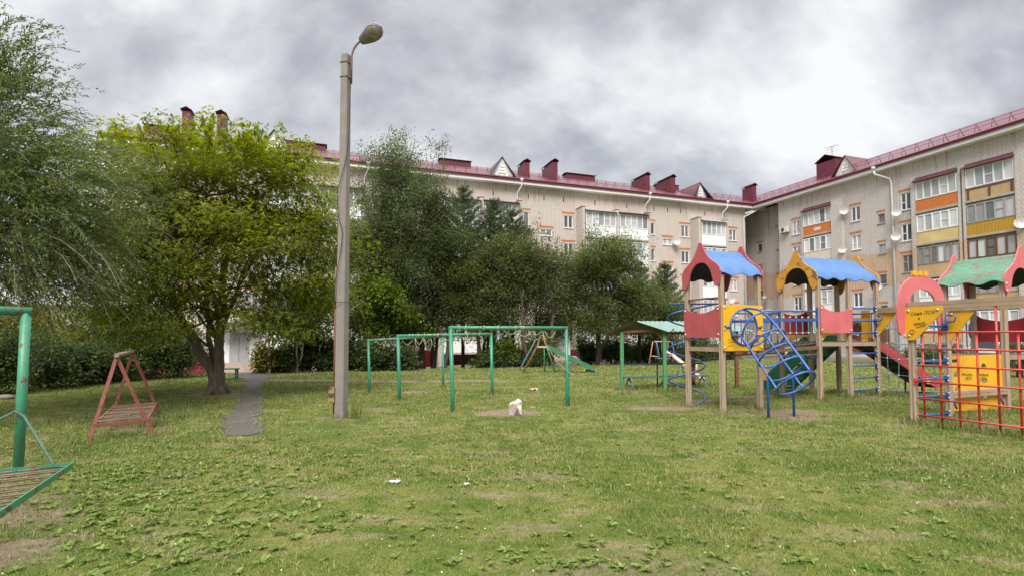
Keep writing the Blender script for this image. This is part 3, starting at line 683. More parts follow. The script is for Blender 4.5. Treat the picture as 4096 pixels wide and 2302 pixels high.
mb.build('antenna', pm('dark_steel', (.06, .06, .065), .4), RW.root, True)
RW.downpipe([(K*14.45, -.66, kz(15.1)), (K*14.5, -.64, kz(14.75)), (K*15.35, -.15, kz(14.2)), (K*15.45, -.12, kz(13.8)), (K*15.5, -.12, .2)])
mb = MB(); mb.tube([(K*20.26, -.06, .3), (K*20.26, -.06, kz(13.5))], .035, 6); mb.build('cable_pipe', pm('rusty_pipe', (.16, .07, .04), .7), RW.root, True)
for x, z, r, az in ((11.62, 12.45, .34, .6), (11.38, 9.15, .32, .6), (15.95, 11.34, .34, .6), (15.85, 9.45, .34, .6), (2.2, 4.4, .34, .6), (14.3, 5.75, .33, .6), (23.6, 8.9, .38, .6), (1.6, 5.9, .2, .6)):
    RW.dish(K*x, -.4+(1.25 if x < 4 else 0), kz(z), r, az, .2, 0 if x > 4 else 1.25)
mb = MB(); x, z = K*5.3, kz(12.1); mb.box(x-.4, x+.4, -.42, -.1, z-.27, z+.27); o = mb.build('air_conditioner', pm('ac_white', (.62, .61, .58), .5, .06), RW.root, True)
mb = MB(); mb.tube([(x-.1, -.42, z), (x-.1, -.435, z)], .2, 16); mb.box(x-.35, x-.3, -.4, -.005, z-.33, z-.272); mb.box(x+.3, x+.35, -.4, -.005, z-.33, z-.272); mb.build('fan_grille', pm('dark_steel', (.06, .06, .065), .4), o, True)
# entrances of the right wing
mb = MB(); mb.box(K*11.65, K*12.55, -.08, -.004, .4, 2.75); o = mb.build('door', DOORB, RW.root, True)
mb = MB(); mb.box(K*11.95, K*12.1, -.10, -.082, 1.9, 2.1); mb.box(K*12.2, K*12.4, -.10, -.082, 1.85, 2.05); mb.build('notice', WPL, o, True)
mb = MB(); mb.box(K*11.2, K*13.2, -1.6, -.01, 2.95, 3.12); mb.build('canopy', pm('dark_canopy', (.13, .12, .12), .8), RW.root, True)
mb = MB(); mb.box(K*13.78, K*14.85, -.10, -.004, .35, 2.35); o = mb.build('door', DOORB, RW.root, True)
mb = MB(); mb.box(K*14.3, K*14.33, -.112, -.102, .4, 2.3); mb.box(K*14.4, K*14.44, -.15, -.104, 1.2, 1.4); mb.build('handle', pm('dark_steel', (.06, .06, .065), .4), o, True)
mb = MB()
for x in (9.4, 13.3, 15.0): mb.tube([(K*x, -.2, .2), (K*x, -.2, 3.4), (K*x+.7, -.2, 3.4)], .03, 6)
mb.build('gas_pipe', pm('gas_yellow', (.62, .36, .03), .5), RW.root, True)

# ------------------------------------------------------------------ playground
WOOD = pm('play_wood', (.355, .265, .19), .75, .24, 4, stretch=(6, 6, .6), bump=.3)
WOODX = pm('play_wood_beam', (.345, .25, .17), .75, .16, 4, bump=.3)
DWOOD = pm('dark_worn_planks', (.14, .085, .055), .8, .25, 6)
BLUE = pm('blue_tube_paint', (.028, .105, .36), .34, .15, 7, .25, (.10, .075, .07), 7)
BLUER = pm('blue_roof_ply', (.066, .158, .36), .5, .12, 4, .22, (.30, .22, .17), 6, stretch=(1, 1, 2))
YEL = pm('yellow_ply', (.72, .38, .014), .5, .11, 2.5, .22, (.42, .24, .05), 6)
YELW = pm('worn_yellow_ply', (.58, .27, .025), .55, .15, 4, .45, (.16, .10, .055), 5)
PINK = pm('faded_red_ply', (.44, .085, .095), .5, .16, 2.5, .24, (.30, .17, .15), 5)
PINKL = pm('pink_ply', (.58, .14, .15), .5, .12, 2.5, .16, (.38, .22, .2), 7)
REDP = pm('dark_red_ply', (.33, .02, .03), .45, .16, 3, .2, (.35, .22, .18), 6)
REDT = pm('red_tube_paint', (.50, .045, .028), .4, .12, 6, .12, (.2, .08, .05), 8)
GRR = pm('peeling_green_ply', (.07, .225, .13), .6, .22, 5, .50, (.17, .13, .10), 4, stretch=(1, 1, 4.5))
GREENP = pm('dark_green_ply', (.008, .115, .045), .45, .12, 3)
BOLT = pm('zinc_bolt', (.52, .52, .52), .35, .1, metal=.6, bump=0)
ROPE = pm('blue_rope', (.055, .17, .25), .9, .2, 30)
ROPEK = pm('rope_connector', (.62, .44, .22), .6, .1)
DARKM = pm('dark_steel_bed', (.035, .026, .022), .55, .3, 5)
INK = pm('marker_ink', (.05, .03, .012), .8, .1)
ud = Vector((math.cos(R(22)), math.sin(R(22)), 0)); nd = Vector((math.sin(R(22)), -math.cos(R(22)), 0)); ZV = Vector((0, 0, 1)); wd = 1.08
PS = root('play_structure', G(7.0, 12.6), 'large wooden play structure with blue and green roofs, slide, nets and tunnel climber', 'playground')
def post(p, h, a=.052, name='post'):
    g0 = float(g(p.x, p.y))-.25; mb = MB(); c = .012; q = .010
    P = [(a-c, -a), (a, -a+c), (a, -.022), (a-q, -.016), (a-q, .016), (a, .022), (a, a-c), (a-c, a), (.022, a), (.016, a-q), (-.016, a-q), (-.022, a), (-a+c, a), (-a, a-c), (-a, .022), (-a+q, .016), (-a+q, -.016), (-a, -.022), (-a, -a+c), (-a+c, -a), (-.022, -a), (-.016, -a+q), (.016, -a+q), (.022, -a)]
    mb.prism([P], Vector((p.x, p.y, (g0+h)/2)), ud, -nd, h-g0)
    return mb.build(name, WOOD, PS)
def bolt(mb, c, d, r=.028):
    c = v3(c); d = v3(d).normalized(); mb.tube([c-d*.01, c+d*.008, c+d*.018], [r, r, r*.55], 10, mat=1)
def rnd(P, r=.04, k=4):                          # round the corners of a polygon
    out = []; n = len(P)
    for i in range(n):
        a, b, c = Vector(P[i-1]), Vector(P[i]), Vector(P[(i+1) % n])
        rr = min(r, (a-b).length*.45, (c-b).length*.45); p = b+(a-b).normalized()*rr; q = b+(c-b).normalized()*rr
        for j in range(k+1):
            t = j/k; s = p*(1-t)**2+b*2*t*(1-t)+q*t*t; out.append((s.x, s.y))
    return out
def panel(name, c, e1, wid, h0, h1, dip, mat, th=.02, bolts=True, hole=None, rad=.05):
    """board of given width and heights; dip = how far the top edge sags"""
    P = [(-wid/2, h0), (wid/2, h0), (wid/2, h1)]
    if dip: P = [(-wid/2, h0), (wid/2, h0), (wid/2, h1), (wid/2-.07, h1+.015)]+[(wid/2*t, h1-dip*(1-abs(t)**1.7)*1.0) for t in (.72, .5, .25, 0, -.25, -.5, -.72)]+[(-wid/2+.07, h1+.015), (-wid/2, h1)]
    else: P.append((-wid/2, h1))
    loops = [rnd(P, rad if not dip else .03)]
    if hole: loops += hole
    mb = MB(); mb.prism(loops, Vector((c.x, c.y, 0)), e1, ZV, th)
    if bolts:
        nn = v3(e1).cross(ZV).normalized()
        for sx in (-1, 1):
            for hh in (h0+.07, h1-.06): bolt(mb, Vector((c.x, c.y, 0))+v3(e1)*(sx*(wid/2-.05))+ZV*hh+nn*th/2, nn)
    return mb.build(name, [mat, BOLT], PS)
def onion(c, e1, zb, mat, half=.62, name='gable_panel', bn=None, par=None):
    half_top = [(0, .98), (.06, .965), (.12, .90), (.19, .79), (.29, .67), (.42, .56), (.58, .47), (.76, .395), (.91, .30), (.99, .18), (1.0, .06), (.965, -.06), (.93, -.14), (.88, -.19), (.80, -.20), (.72, -.16), (.66, -.08)]
    inner = [(.60, .03), (.55, .16), (.47, .27), (.36, .365), (.22, .43), (.08, .455)]
    Rr = [(x*half, zb+y*.88) for x, y in half_top+inner]; P = Rr+[(-x, y) for x, y in reversed(Rr)]
    P = [p for i, p in enumerate(P) if i == 0 or (abs(p[0]-P[i-1][0])+abs(p[1]-P[i-1][1])) > 1e-5]
    if abs(P[0][0]-P[-1][0])+abs(P[0][1]-P[-1][1]) < 1e-5: P.pop()
    mb = MB(); mb.prism([P], Vector((c.x, c.y, 0)), e1, ZV, .028); nn = v3(e1).cross(ZV).normalized()
    for sx in (-1, 1):
        for x, z in ((.90, .04), (.86, -.12)): bolt(mb, Vector((c.x, c.y, 0))+v3(e1)*(sx*x*half)+ZV*(zb+z*.88)+nn*.014, nn)
    return mb.build(name, [mat, BOLT], par or PS)
def hut_roof(c, e1, ax, ln, zb, mat, half=.62, wave=1.0, label=None):
    """two bowed plywood slopes along ax"""
    prof = [(.02, .80), (.16, .69), (.30, .585), (.48, .48), (.68, .385), (.88, .27), (1.03, .10)]
    mb = MB(); e1, ax = v3(e1), v3(ax); n = 30; m = len(prof)
    for sg in (-1, 1):
        top = []
        for i in range(n+1):
            t = (i/n-.5)*ln
            for j, (x, y) in enumerate(prof):
                dz = 0
                if j == m-1: dz = .032*wave*math.sin(i/n*math.pi*2*2.2*ln/1.1+1.0)
                if j == m-2: dz = .01*wave*math.sin(i/n*math.pi*2*2.2*ln/1.1+1.0)
                top.append(Vector((c.x, c.y, zb))+ax*t+e1*(sg*half*(x-dz*.25))+ZV*(y*.88+dz))
        bot = [p-ZV*.014-e1*(sg*.006) for p in top]; k = len(top)
        fs = [(i*m+j, (i+1)*m+j, (i+1)*m+j+1, i*m+j+1) for i in range(n) for j in range(m-1)]
        if (e1*sg).cross(ax).z < 0: fs2 = fs
        else: fs2 = [f[::-1] for f in fs]
        # orientation: make the upper sheet face up
        a, b, d = top[fs2[0][0]], top[fs2[0][1]], top[fs2[0][2]]
        if (b-a).cross(d-a).z < 0: fs2 = [f[::-1] for f in fs2]
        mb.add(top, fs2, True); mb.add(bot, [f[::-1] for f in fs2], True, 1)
        for i in range(n):
            a, b = i*m+m-1, (i+1)*m+m-1
            mb.add([top[a], top[b], bot[b], bot[a]], [(0, 1, 2, 3)])
    return mb.build('roof', mat, PS, label=label)
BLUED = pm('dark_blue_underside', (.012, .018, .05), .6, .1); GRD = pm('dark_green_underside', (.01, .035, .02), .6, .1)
def sub(base, a, b, h=0): return Vector((base.x, base.y, 0))+ud*a+nd*b+ZV*h
# tower A
P2 = Vector((4.59, 11.40, 0)); P1 = P2-nd*wd; P3 = P2+ud*wd; P4 = P1+ud*wd
for p in (P1, P2, P3, P4): post(p, 3.0)
mA = (P1+P2)/2; cA = (P1+P3)/2
onion(mA-ud*.075, -nd, 2.92, PINK); onion(mA+ud*(wd+.075), -nd, 2.92, PINK)
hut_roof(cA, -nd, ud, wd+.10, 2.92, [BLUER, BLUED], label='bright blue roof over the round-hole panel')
panel('panel', mA-ud*.075, nd, wd+.06, 1.62, 2.30, .13, PINK)
def circle(r, n=32, c=(0, 0)): return [(c[0]+r*math.cos(2*math.pi*i/n), c[1]+r*math.sin(2*math.pi*i/n)) for i in range(n)]
mR = (P2+P3)/2
panel('panel', mR+nd*.075, ud, wd+.08, 1.33, 2.34, 0, YEL, hole=[circle(.37, 36, (.0, 1.85))])
panel('panel', (P1+P4)/2-nd*.075, ud, wd*.5, 1.62, 2.25, .1, REDP)
def deck(c, lu, ln, h, label=None):
    mb = MB()
    n = max(6, round(ln/.14))
    for i in range(n):
        b = -ln/2+ln*(i+.5)/n; mb.obox(sub(c, 0, b, h-.02), ud*(lu/2), nd*(ln/n/2-.006), ZV*.02)
    mb.build('deck', DWOOD, PS)
def beam(p, q, h, hh=.10, t=.05, name='beam', mat=None):
    mb = MB(); p, q = Vector((p.x, p.y, h)), Vector((q.x, q.y, h)); mb.bar(p, q, t, hh-.006, mat=0)
    return mb.build(name, mat or WOODX, PS)
deck(cA, wd-.12, wd-.12, 1.42); 
for p, q in ((P1, P2), (P2, P3), (P1, P4)):
    d = (q-p).normalized(); beam(p+d*.055, q-d*.055, 1.36, .105)
# bridge A-B
B2 = Vector((7.60, 12.90, 0)); B1 = B2-nd*wd; B3 = B2+ud*wd; B4 = B2+ud*2*wd; B5 = B1+ud*wd; B6 = B1+ud*2*wd
dB = .10
mb = MB(); n = 15
for i in range(n):
    t = (i+.5)/n; p = (P3.lerp(B2, t)); q = P4.lerp(B1, t); h = 1.40+.10*t-.03*math.sin(math.pi*t)
    p, q = Vector((p.x, p.y, h)), Vector((q.x, q.y, h)); dd = (B2-P3).normalized()
    mb.obox((p+q)/2, dd*(.066), (q-p)/2-(q-p).normalized()*.06, ZV*.02)
bro = mb.build('bridge', DWOOD, PS)
for sd_, (p, q) in enumerate(((P3, B2), (P4, B1))):
    d = (q-p).normalized(); a, b = p+d*.07, q-d*.07
    mb = MB(); mb.bar((a.x, a.y, 2.02), (b.x, b.y, 2.06), .03, .07); mb.tube([(a.x, a.y, 2.22), (b.x, b.y, 2.27)], .021, 8)
    for e in (a, b): mb.bar((e.x, e.y, 1.92), (e.x, e.y, 2.36), .05, .03, up=d)
    mb.build('rail', BLUE, bro)
    mb = MB(); kb = MB(); nr = 9
    for i in range(nr):
        t = (i+.5)/nr; c = a.lerp(b, t); mb.tube([(c.x, c.y, 2.02+.04*t), (c.x+.006, c.y, 1.72), (c.x, c.y, 1.40+.10*t)], .011, 6); mb.ball((c.x, c.y, 1.72+.02*t), .026, 8, 1); mb.ball((c.x, c.y, 2.08+.04*t), .026, 8, 1)
    mb.tube([(a.x, a.y, 1.73)]+[tuple(a.lerp(b, t).xy)+(1.72+.02*t,) for t in (.25, .5, .75)]+[(b.x, b.y, 1.75)], .010, 6)
    mb.build('rope', [ROPE, ROPEK], bro)
    mb = MB(); mb.bar((a.x, a.y, 1.30), (b.x, b.y, 1.38), .05, .08); mb.bar((a.x, a.y, 1.18), (b.x, b.y, 1.22), .03, .03); mb.build('bridge_beam', DWOOD, bro)
# tower B
for p in (B1, B2, B3, B4, B5, B6): post(p, 3.08)
mB = (B1+B2)/2; cB = (B1+B4)/2
onion(mB-ud*.075, -nd, 3.0, YELW, .60); onion((B4+B6)/2+ud*.075, -nd, 3.0, YELW, .60)
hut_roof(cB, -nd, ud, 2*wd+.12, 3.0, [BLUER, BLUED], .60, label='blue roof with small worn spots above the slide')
panel('panel', (B2+B3)/2+nd*.075, ud, wd+.06, 1.74, 2.40, .14, PINKL)
panel('panel', (B1+B5)/2-nd*.075, ud, wd+.04, 1.70, 2.36, .14, REDP)
deck(cB, 2*wd-.12, wd-.12, 1.53)
for p, q in ((B2, B3), (B3, B4), (B1, B5), (B5, B6)):
    d = (q-p).normalized(); beam(p+d*.055, q-d*.055, 1.46, .105)
beam(B1+nd*.055, B2-nd*.055, 1.46, .105)
def rung_ladder(p, q, hs, name='ladder', brackets=True):
    d = (q-p).normalized(); a, b = p+d*.06, q-d*.06
    for h in hs:
        mb = MB(); mb.tube([(a.x, a.y, h), (b.x, b.y, h)], .020, 8)
        if brackets:
            for e in (a, b):
                c = Vector((e.x, e.y, h)); mb.obox(c, d*.018, nd*.03, ZV*.055); bolt(mb, c+ZV*.045+nd*.03, nd, .02); bolt(mb, c-ZV*.045+nd*.03, nd, .02)
        mb.build('ladder_rung', [BLUE, BOLT], PS)
rung_ladder(B3, B4, (2.38, 2.06, 1.74)); rung_ladder(B3, B4, (1.22, .90, .59, .28)); rung_ladder(B1, B2, (1.12,), brackets=False)
# slide from tower B
sA = (B4+B6)/2; mb = MB(); prof = []
for i in range(25):
    t = i/24; x = 3.05*t; h = 1.53-1.36*sstep(t*1.08-.02)*.15-1.22*(t*.93 if t < .92 else .93*.92+(t-.92)*.25); prof.append((x, max(.2, h)))
for i in range(24):
    (x0, h0), (x1, h1) = prof[i], prof[i+1]
    for hw in (.26,):
        a, b = sub(sA, x0+.06, -hw, h0), sub(sA, x1+.06, -hw, h1); c, d = sub(sA, x1+.06, hw, h1), sub(sA, x0+.06, hw, h0)
        mb.add([a, b, c, d, a-ZV*.03, b-ZV*.03, c-ZV*.03, d-ZV*.03], [(0, 1, 2, 3), (7, 6, 5, 4)])
slo = mb.build('slide', DARKM, PS)
for sg in (-1, 1):
    up_ = [(x+.06, h+.20*min(1, .55+2*(x/3.05))-(.0 if x < 2.7 else .12*(x-2.7)/.35)) for x, h in prof]; lo_ = [(x+.06, h-.09) for x, h in prof]
    mb = MB(); mb.prism([up_+lo_[::-1]], sub(sA, 0, sg*.285), ud, ZV, .025); mb.build('side_panel', PINK if sg < 0 else pm('slide_red_ply', (.42, .05, .06), .5), slo)
mb = MB()
for i in range(2, 24, 3): x, h = prof[i]; mb.obox(sub(sA, x+.06, 0, h-.06), ud*.02, nd*.27, ZV*.03)
for sg in (-1, 1): mb.tube([sub(sA, 2.35, sg*.22, .05), sub(sA, 2.35, sg*.22, .42)], .025, 6)
mb.build('slide_frame', DARKM, slo)
mb = MB(); mb.tube([sub(sA, 2.45, .31, .40), sub(sA, 2.45, .33, .40)], .09, 16); mb.build('slide_disc', YEL, slo)
# yellow boards at the slide entrance, with grab bar
for f0, f1, shp in ((.10, .36, 1), (.58, .80, 0)):
    a, b = B6.lerp(B4, f0), B6.lerp(B4, f1); c = (a+b)/2+ud*.08; wv = (b-a).length
    if shp: P = [(-wv/2, 1.56), (-wv/2+.1, 1.56), (wv/2, 2.1), (wv/2, 2.36), (-wv/2, 2.36)]
    else: P = [(-wv/2, 1.56), (wv/2, 1.56), (wv/2, 2.36), (-wv/2, 2.36)]
    mb = MB(); mb.prism([rnd(P, .03)], Vector((c.x, c.y, 0)), nd, ZV, .02); mb.build('entry_board', YEL, PS)
mb = MB(); a, b = B6.lerp(B4, .2)+ud*.03, B6.lerp(B4, .96)+ud*.03; mb.tube([(a.x, a.y, 2.27), (b.x, b.y, 2.27)], .02, 8); c = B6.lerp(B4, .86)+ud*.03; mb.tube([(c.x, c.y, 1.55), (c.x, c.y, 2.27)], .015, 6); mb.build('grab_bar', BLUE, PS)
# green staircase behind tower B
st0 = (B5+B6)/2; mb = MB()
for i in range(6): mb.obox(sub(st0, 0, -.18-.24*i, 1.32-.235*i), ud*.44, nd*.13, ZV*.02)
sto = mb.build('staircase', DWOOD, PS)
for sg in (-1, 1):
    P = [(0, 1.62), (0, 1.22), (1.38, -.02), (1.66, -.02), (1.66, .30), (.25, 1.62)]
    mb = MB(); mb.prism([rnd([(-x, z+.08) for x, z in P], .03)], sub(st0, sg*.47, 0), nd, ZV, .03); mb.build('stringer', GREENP, sto)
    P = [(0, 1.60), (.0, 2.25), (.12, 2.25), (.85, 1.55), (.78, 1.40), (.25, 1.62)]
    mb = MB(); mb.prism([rnd([(-x, z+.04) for x, z in P], .04)], sub(st0, sg*.515, -.05), nd, ZV, .022); mb.build('handrail', YEL, sto)
    P = [(1.40, .34), (1.52, .24), (1.66, .30), (1.66, .62), (1.58, .72), (1.48, .68)]
    mb = MB(); mb.prism([rnd([(-x, z+.08) for x, z in P], .05)], sub(st0, sg*.515, 0), nd, ZV, .022); mb.build('newel', YEL, sto)
# tunnel climber
c0 = sub(mR, 0, .10, 1.85); ring = []
path_t = [(0, 0, 0), (.20, 0, 0), (.36, -.06, 24), (.62, -.33, 46), (.84, -.60, 48), (1.06, -.86, 48), (1.28, -1.13, 50)]
def ringpts(t, dz, ang, r=.385, n=36):
    c = c0+nd*t+ZV*dz; d = nd*math.cos(R(ang))-ZV*math.sin(R(ang)); upv = ZV*math.cos(R(ang))+nd*math.sin(R(ang))
    return [c+(ud*math.cos(2*math.pi*i/n)+upv*math.sin(2*math.pi*i/n))*r for i in range(n)]
mb = MB(); 
for i, (t, dz, ang) in enumerate(path_t):
    if i == 1: continue
    mb.tube(ringpts(t, dz, ang), .021, 8, True)
tun = mb.build('tunnel_climber', BLUE, PS)
mb = MB()
for ang in (90, 208, -28):
    pts = []
    for (t, dz, an) in path_t:
        c = c0+nd*t+ZV*dz; upv = ZV*math.cos(R(an))+nd*math.sin(R(an)); pts.append(c+(ud*math.cos(R(ang))+upv*math.sin(R(ang)))*.40)
    pts = catmull(pts, 6); mb.tube(pts, .024, 8)
mb.build('tunnel_rail', BLUE, tun)
mb = MB()
for ang, tt in ((208, 5), (-28, 5)):
    t, dz, an = path_t[tt]; c = c0+nd*t+ZV*dz; upv = ZV*math.cos(R(an))+nd*math.sin(R(an)); p = c+(ud*math.cos(R(ang))+upv*math.sin(R(ang)))*.40
    mb.tube([p, p-ZV*.05, (p.x, p.y, float(g(p.x, p.y))-.1)], .026, 8)
mb.build('support_leg', BLUE, tun)
mb = MB()
for sg in (-1, 1):
    a = c0+ud*sg*.385; mb.tube([a, a+ud*sg*.13], .018, 6); mb.obox(a+ud*sg*.14-nd*.02, ud*.012, nd*.01, ZV*.06)
    for z in (-.05, .05): bolt(mb, a+ud*sg*.15+ZV*z-nd*.01, nd, .02)
mb.build('bracket', [BLUE, BOLT], tun)
# graffiti scribbles on the round-hole board
def scrib(parent, o, e1, e2, strokes, r=.004, mat=None):
    mb = MB(); nn = v3(e1).cross(v3(e2)).normalized()
    for s_ in strokes: mb.tube([v3(o)+v3(e1)*a+v3(e2)*b+nn*.003 for a, b in s_], r, 4)
    return mb.build('graffiti', mat or INK, parent)
def wiggle(x0, y0, wv, h, n, sl=.15, seed=0):
    r = random.Random(seed); return [(x0+wv*i/n+r.uniform(-.3, .3)*wv/n, y0+(h if i % 2 else 0)*r.uniform(.6, 1.1)+sl*wv*i/n) for i in range(n+1)]
yo = [o for o in PS.children if o.name.startswith('panel')][1]
scrib(yo, sub(mR, 0, .0861), ud, ZV, [wiggle(-.45, 1.50, .14, .03, 9, .1, 1), wiggle(-.47, 1.56, .1, .025, 7, .1, 2), wiggle(-.45, 1.43, .13, .02, 7, .1, 3), wiggle(.32, 1.50, .13, .04, 12, .3, 4), wiggle(.34, 1.56, .1, .03, 8, .2, 5)], .0025)
# spiral climber
hc = Vector((4.28, 12.83)); mb = MB(); pts = []; turns = 2.95
for i in range(int(turns*26)+1):
    t = i/26; a = R(250)-2*math.pi*t*-1; h = -.02+t*.77
    pts.append((hc.x+.43*math.cos(a), hc.y+.43*math.sin(a), h))
pts += [tuple(v3(pts[-1]).lerp(Vector((P4.x-.1, P4.y, 2.46)), t)) for t in (.5, 1)]
mb.tube(pts, .021, 8); spo = mb.build('spiral_climber', BLUE, PS)
mb = MB(); mb.tube([(hc.x-.38, hc.y, 2.45), tuple(P4.xy)+(2.45,)], .02, 8); mb.tube([(hc.x, hc.y+.40, 2.36), tuple(P1.xy)+(2.36,)], .02, 8); mb.build('support_bar', BLUE, spo)
mb = MB(); mb.bar(P1+ZV*2.50-nd*.1, P2+ZV*2.50+nd*.0, .04, .035); mb.build('support_bar', DWOOD, spo)
# section C
C1 = Vector((7.58, 9.88, 0)); C2 = C1+ud*wd; C3 = C1+ud*3*wd+Vector((-.10, 0, 0)); C3R = C3+ud*wd; FL = C3-nd*wd; FR = C3R-nd*wd; C0 = C1+nd*2*wd; C20 = C2+nd*2*wd
post(C1, 2.13); post(C2, 2.13); post(C0, 2.13); post(C20, 2.13)
for p in (C3, C3R, FL, FR): post(p, 2.86)
def twin_beam(p, q, h):
    mb = MB(); a, b = Vector((p.x, p.y, h)), Vector((q.x, q.y, h))
    mb.bar(a-ZV*.035, b-ZV*.035, .085, .068); mb.bar(a+ZV*.037, b+ZV*.037, .085, .068); return mb.build('beam', WOODX, PS)
twin_beam(C1-nd*.05, C0+nd*.1, 2.21); twin_beam(C2-nd*.05, C20+nd*.1, 2.205); twin_beam(B4+nd*.055, FL-nd*.055, 2.33)
rung_ladder(C1, C2, (1.84, 1.16, .82, .49, .14))
mb = MB()
for h, s in ((1.50, 1), (1.36, -1)): p = C2-ud*.06; mb.tube([p+ZV*h, p-ud*.06+ZV*(h-.03)], .022, 8)
p = C1+ud*.07; mb.tube([p+nd*.0+ZV*1.62, p+ud*.03+ZV*1.55, p+ud*.03+ZV*1.25, p+ZV*1.18], .018, 8); mb.build('grab_handle', BLUE, PS)
# red arch over the ladder
ac = C1+ud*.47-nd*.075
outer = [(-.74, 1.72), (-.77, 1.95), (-.76, 2.18), (-.70, 2.42)]+[(.70*math.cos(R(a)), 2.36+.46*math.sin(R(a))) for a in range(165, 0, -15)]+[(.70, 2.36), (.74, 2.10), (.74, 1.72), (.60, 1.66), (.50, 1.75), (.45, 1.95), (.42, 2.20)]
inner = [(.40*math.cos(R(a)), 2.26+.29*math.sin(R(a))) for a in range(0, 181, 15)]
arch = outer+inner+[(-.46, 2.05), (-.50, 1.85), (-.56, 1.70), (-.66, 1.66)]
mb = MB(); mb.prism([arch], Vector((ac.x, ac.y, 0)), ud, ZV, .03); aro = mb.build('arch', PINKL, PS)
mb = MB()
for x in (-.22, -.05, .10): mb.obox(Vector((ac.x, ac.y, 2.86))+ud*x, ud*.05, nd*.025, ZV*.045)
mb.build('arch_knob', YEL, aro)
def tri_board(p, e, o_, ln, h1, h0, sharp=False, rad=.06):
    P = [(-.06, h1), (ln, h1), (ln+.02, h1-.10), (.10, h0), (-.06, h0)] if not sharp else [(.055, h1), (ln, h1), (.055, h0)]
    rad = .02 if sharp else rad
    c = p+o_; mb = MB(); mb.prism([rnd(P, rad, 5)], Vector((c.x, c.y, 0)), e, ZV, .022)
    nn = v3(e).cross(ZV).normalized()
    for a, b in ((0, h1-.07), (ln-.07, h1-.07), (0, h0+.08)) if not sharp else ((.10, h1-.06),): bolt(mb, Vector((c.x, c.y, b))+v3(e)*a+nn*.011, nn)
    return mb.build('corner_board', [YEL, BOLT], PS)
tb = tri_board(C1, nd, -ud*.07, .56, 2.19, 1.57); tri_board(C2, nd, -ud*.01, .50, 2.13, 1.52, True); tri_board(B4, nd, -ud*.01, .52, 2.26, 1.68, True)
mb = MB()
for p, hh in ((C2, 2.06), (B4, 2.20)):
    q = p+nd*.06-ud*.09; mb.tube([q+ZV*hh, q+nd*.12+ZV*hh, q+nd*.15+ZV*(hh-.06), q+nd*.12+ZV*(hh-.13), q+ZV*(hh-.15)], .014, 8); mb.tube([q+ZV*hh, q+ZV*(hh-.3)], .018, 6)
q = FR-nd*.0-ud*.06; mb.tube([q+ZV*1.98, q-ud*.10+ZV*1.93, q-ud*.12+ZV*1.72, q-ud*.05+ZV*1.62], .02, 8); mb.build('grab_handle', BLUE, PS)
def lettering(parent, txt, o, e1, e2, size, mat=None, shear=.2):
    cu = bpy.data.curves.new('graffiti_curve', 'FONT'); cu.body = txt; cu.size = size; cu.shear = shear; cu.extrude = .0008; cu.resolution_u = 3
    to = bpy.data.objects.new('graffiti_tmp', cu); COL.objects.link(to); bpy.context.view_layer.update()
    me = bpy.data.meshes.new_from_object(to.evaluated_get(bpy.context.evaluated_depsgraph_get())); bpy.data.objects.remove(to)
    me.name = 'graffiti'; e1, e2 = v3(e1).normalized(), v3(e2).normalized(); nn = e1.cross(e2); oo = v3(o)-off(parent)+nn*.002
    for vtx in me.vertices: vtx.co = oo+e1*vtx.co.x+e2*vtx.co.y+nn*vtx.co.z
    me.materials.clear(); me.materials.append(mat or INK)
    ob = bpy.data.objects.new('graffiti', me); COL.objects.link(ob); ob.parent = parent; return ob
to_ = C1-ud*.0815
ZT = (ZV+nd*.02).normalized()
lettering(tb, 'Саня ЛОХ', to_+nd*.03+ZV*2.03, nd+ZV*.06, ZV, .085); lettering(tb, 'в', to_+nd*.16+ZV*1.95, nd, ZV, .07)
scrib(tb, to_, nd, ZV, [wiggle(.09, 1.865, .19, .03, 12, .1, 8), wiggle(.10, 1.845, .2, .012, 3, .12, 9), wiggle(.13, 1.80, .16, .03, 11, .16, 10), [(.05+.045*math.cos(R(a)), 1.72+.045*math.sin(R(a))) for a in range(0, 361, 24)], [(.03, 1.705), (.05, 1.695), (.07, 1.707)], [(.035, 1.735), (.037, 1.732)], [(.062, 1.735), (.064, 1.732)]], .0035)
# red climbing grid along the near beam
mb = MB(); hs = (1.71, 1.405, 1.10, .80, .49, .18)
for k in range(7):
    t = .19+.28*k; p = sub(C1, -.02, t); mb.tube([(p.x, p.y, float(g(p.x, p.y))-.1), (p.x, p.y, 2.17 if k == 4 else 1.71)], .017, 8)
gr = mb.build('climbing_grid', REDT, PS)
for h in hs:
    a = sub(C1, -.045, .09 if h != .80 else .05, h); b = sub(C1, -.045, 2.1, h); mb = MB(); mb.tube([a, b], .0155, 8); mb.build('grid_bar', REDT, gr)
mb = MB(); p = sub(C1, -.03, .055, .80); mb.obox(p, ud*.03, nd*.012, ZV*.06); mb.build('bracket', REDT, gr)
# yellow climbing board with cut-outs, beam in front
cc = (C2+C3)/2; LN = (C3-C2).length
def dee(x, z, a=.10, f=1): return [(x+a*math.cos(R(t)), z-.05+.12*math.sin(R(t))) for t in range(0, 181, 20)]
holes = [dee(.32, 1.02), dee(.34, .73), dee(.36, .37), dee(-.62, .88), dee(-.60, .58)]
P = rnd([(-.98, .16), (.98, .10), (.98, 1.27), (-.98, 1.24)], .05)
mb = MB(); mb.prism([P]+holes, Vector((cc.x, cc.y, 0))-nd*.07, ud, ZV, .022); cb_ = mb.build('climbing_board', YEL, PS)
oo = cc-nd*.058
scrib(cb_, oo, ud, ZV, [wiggle(-.92, 1.12, .34, .06, 26, .02, 21), wiggle(-.92, 1.13, .34, .05, 22, .02, 22), wiggle(-.90, 1.04, .2, .01, 5, .02, 23), wiggle(-.45, .86, .36, .04, 14, -.05, 24), wiggle(.05, .84, .42, .05, 18, -.06, 25), wiggle(-.3, .30, .1, .02, 6, 0, 26)], .004)
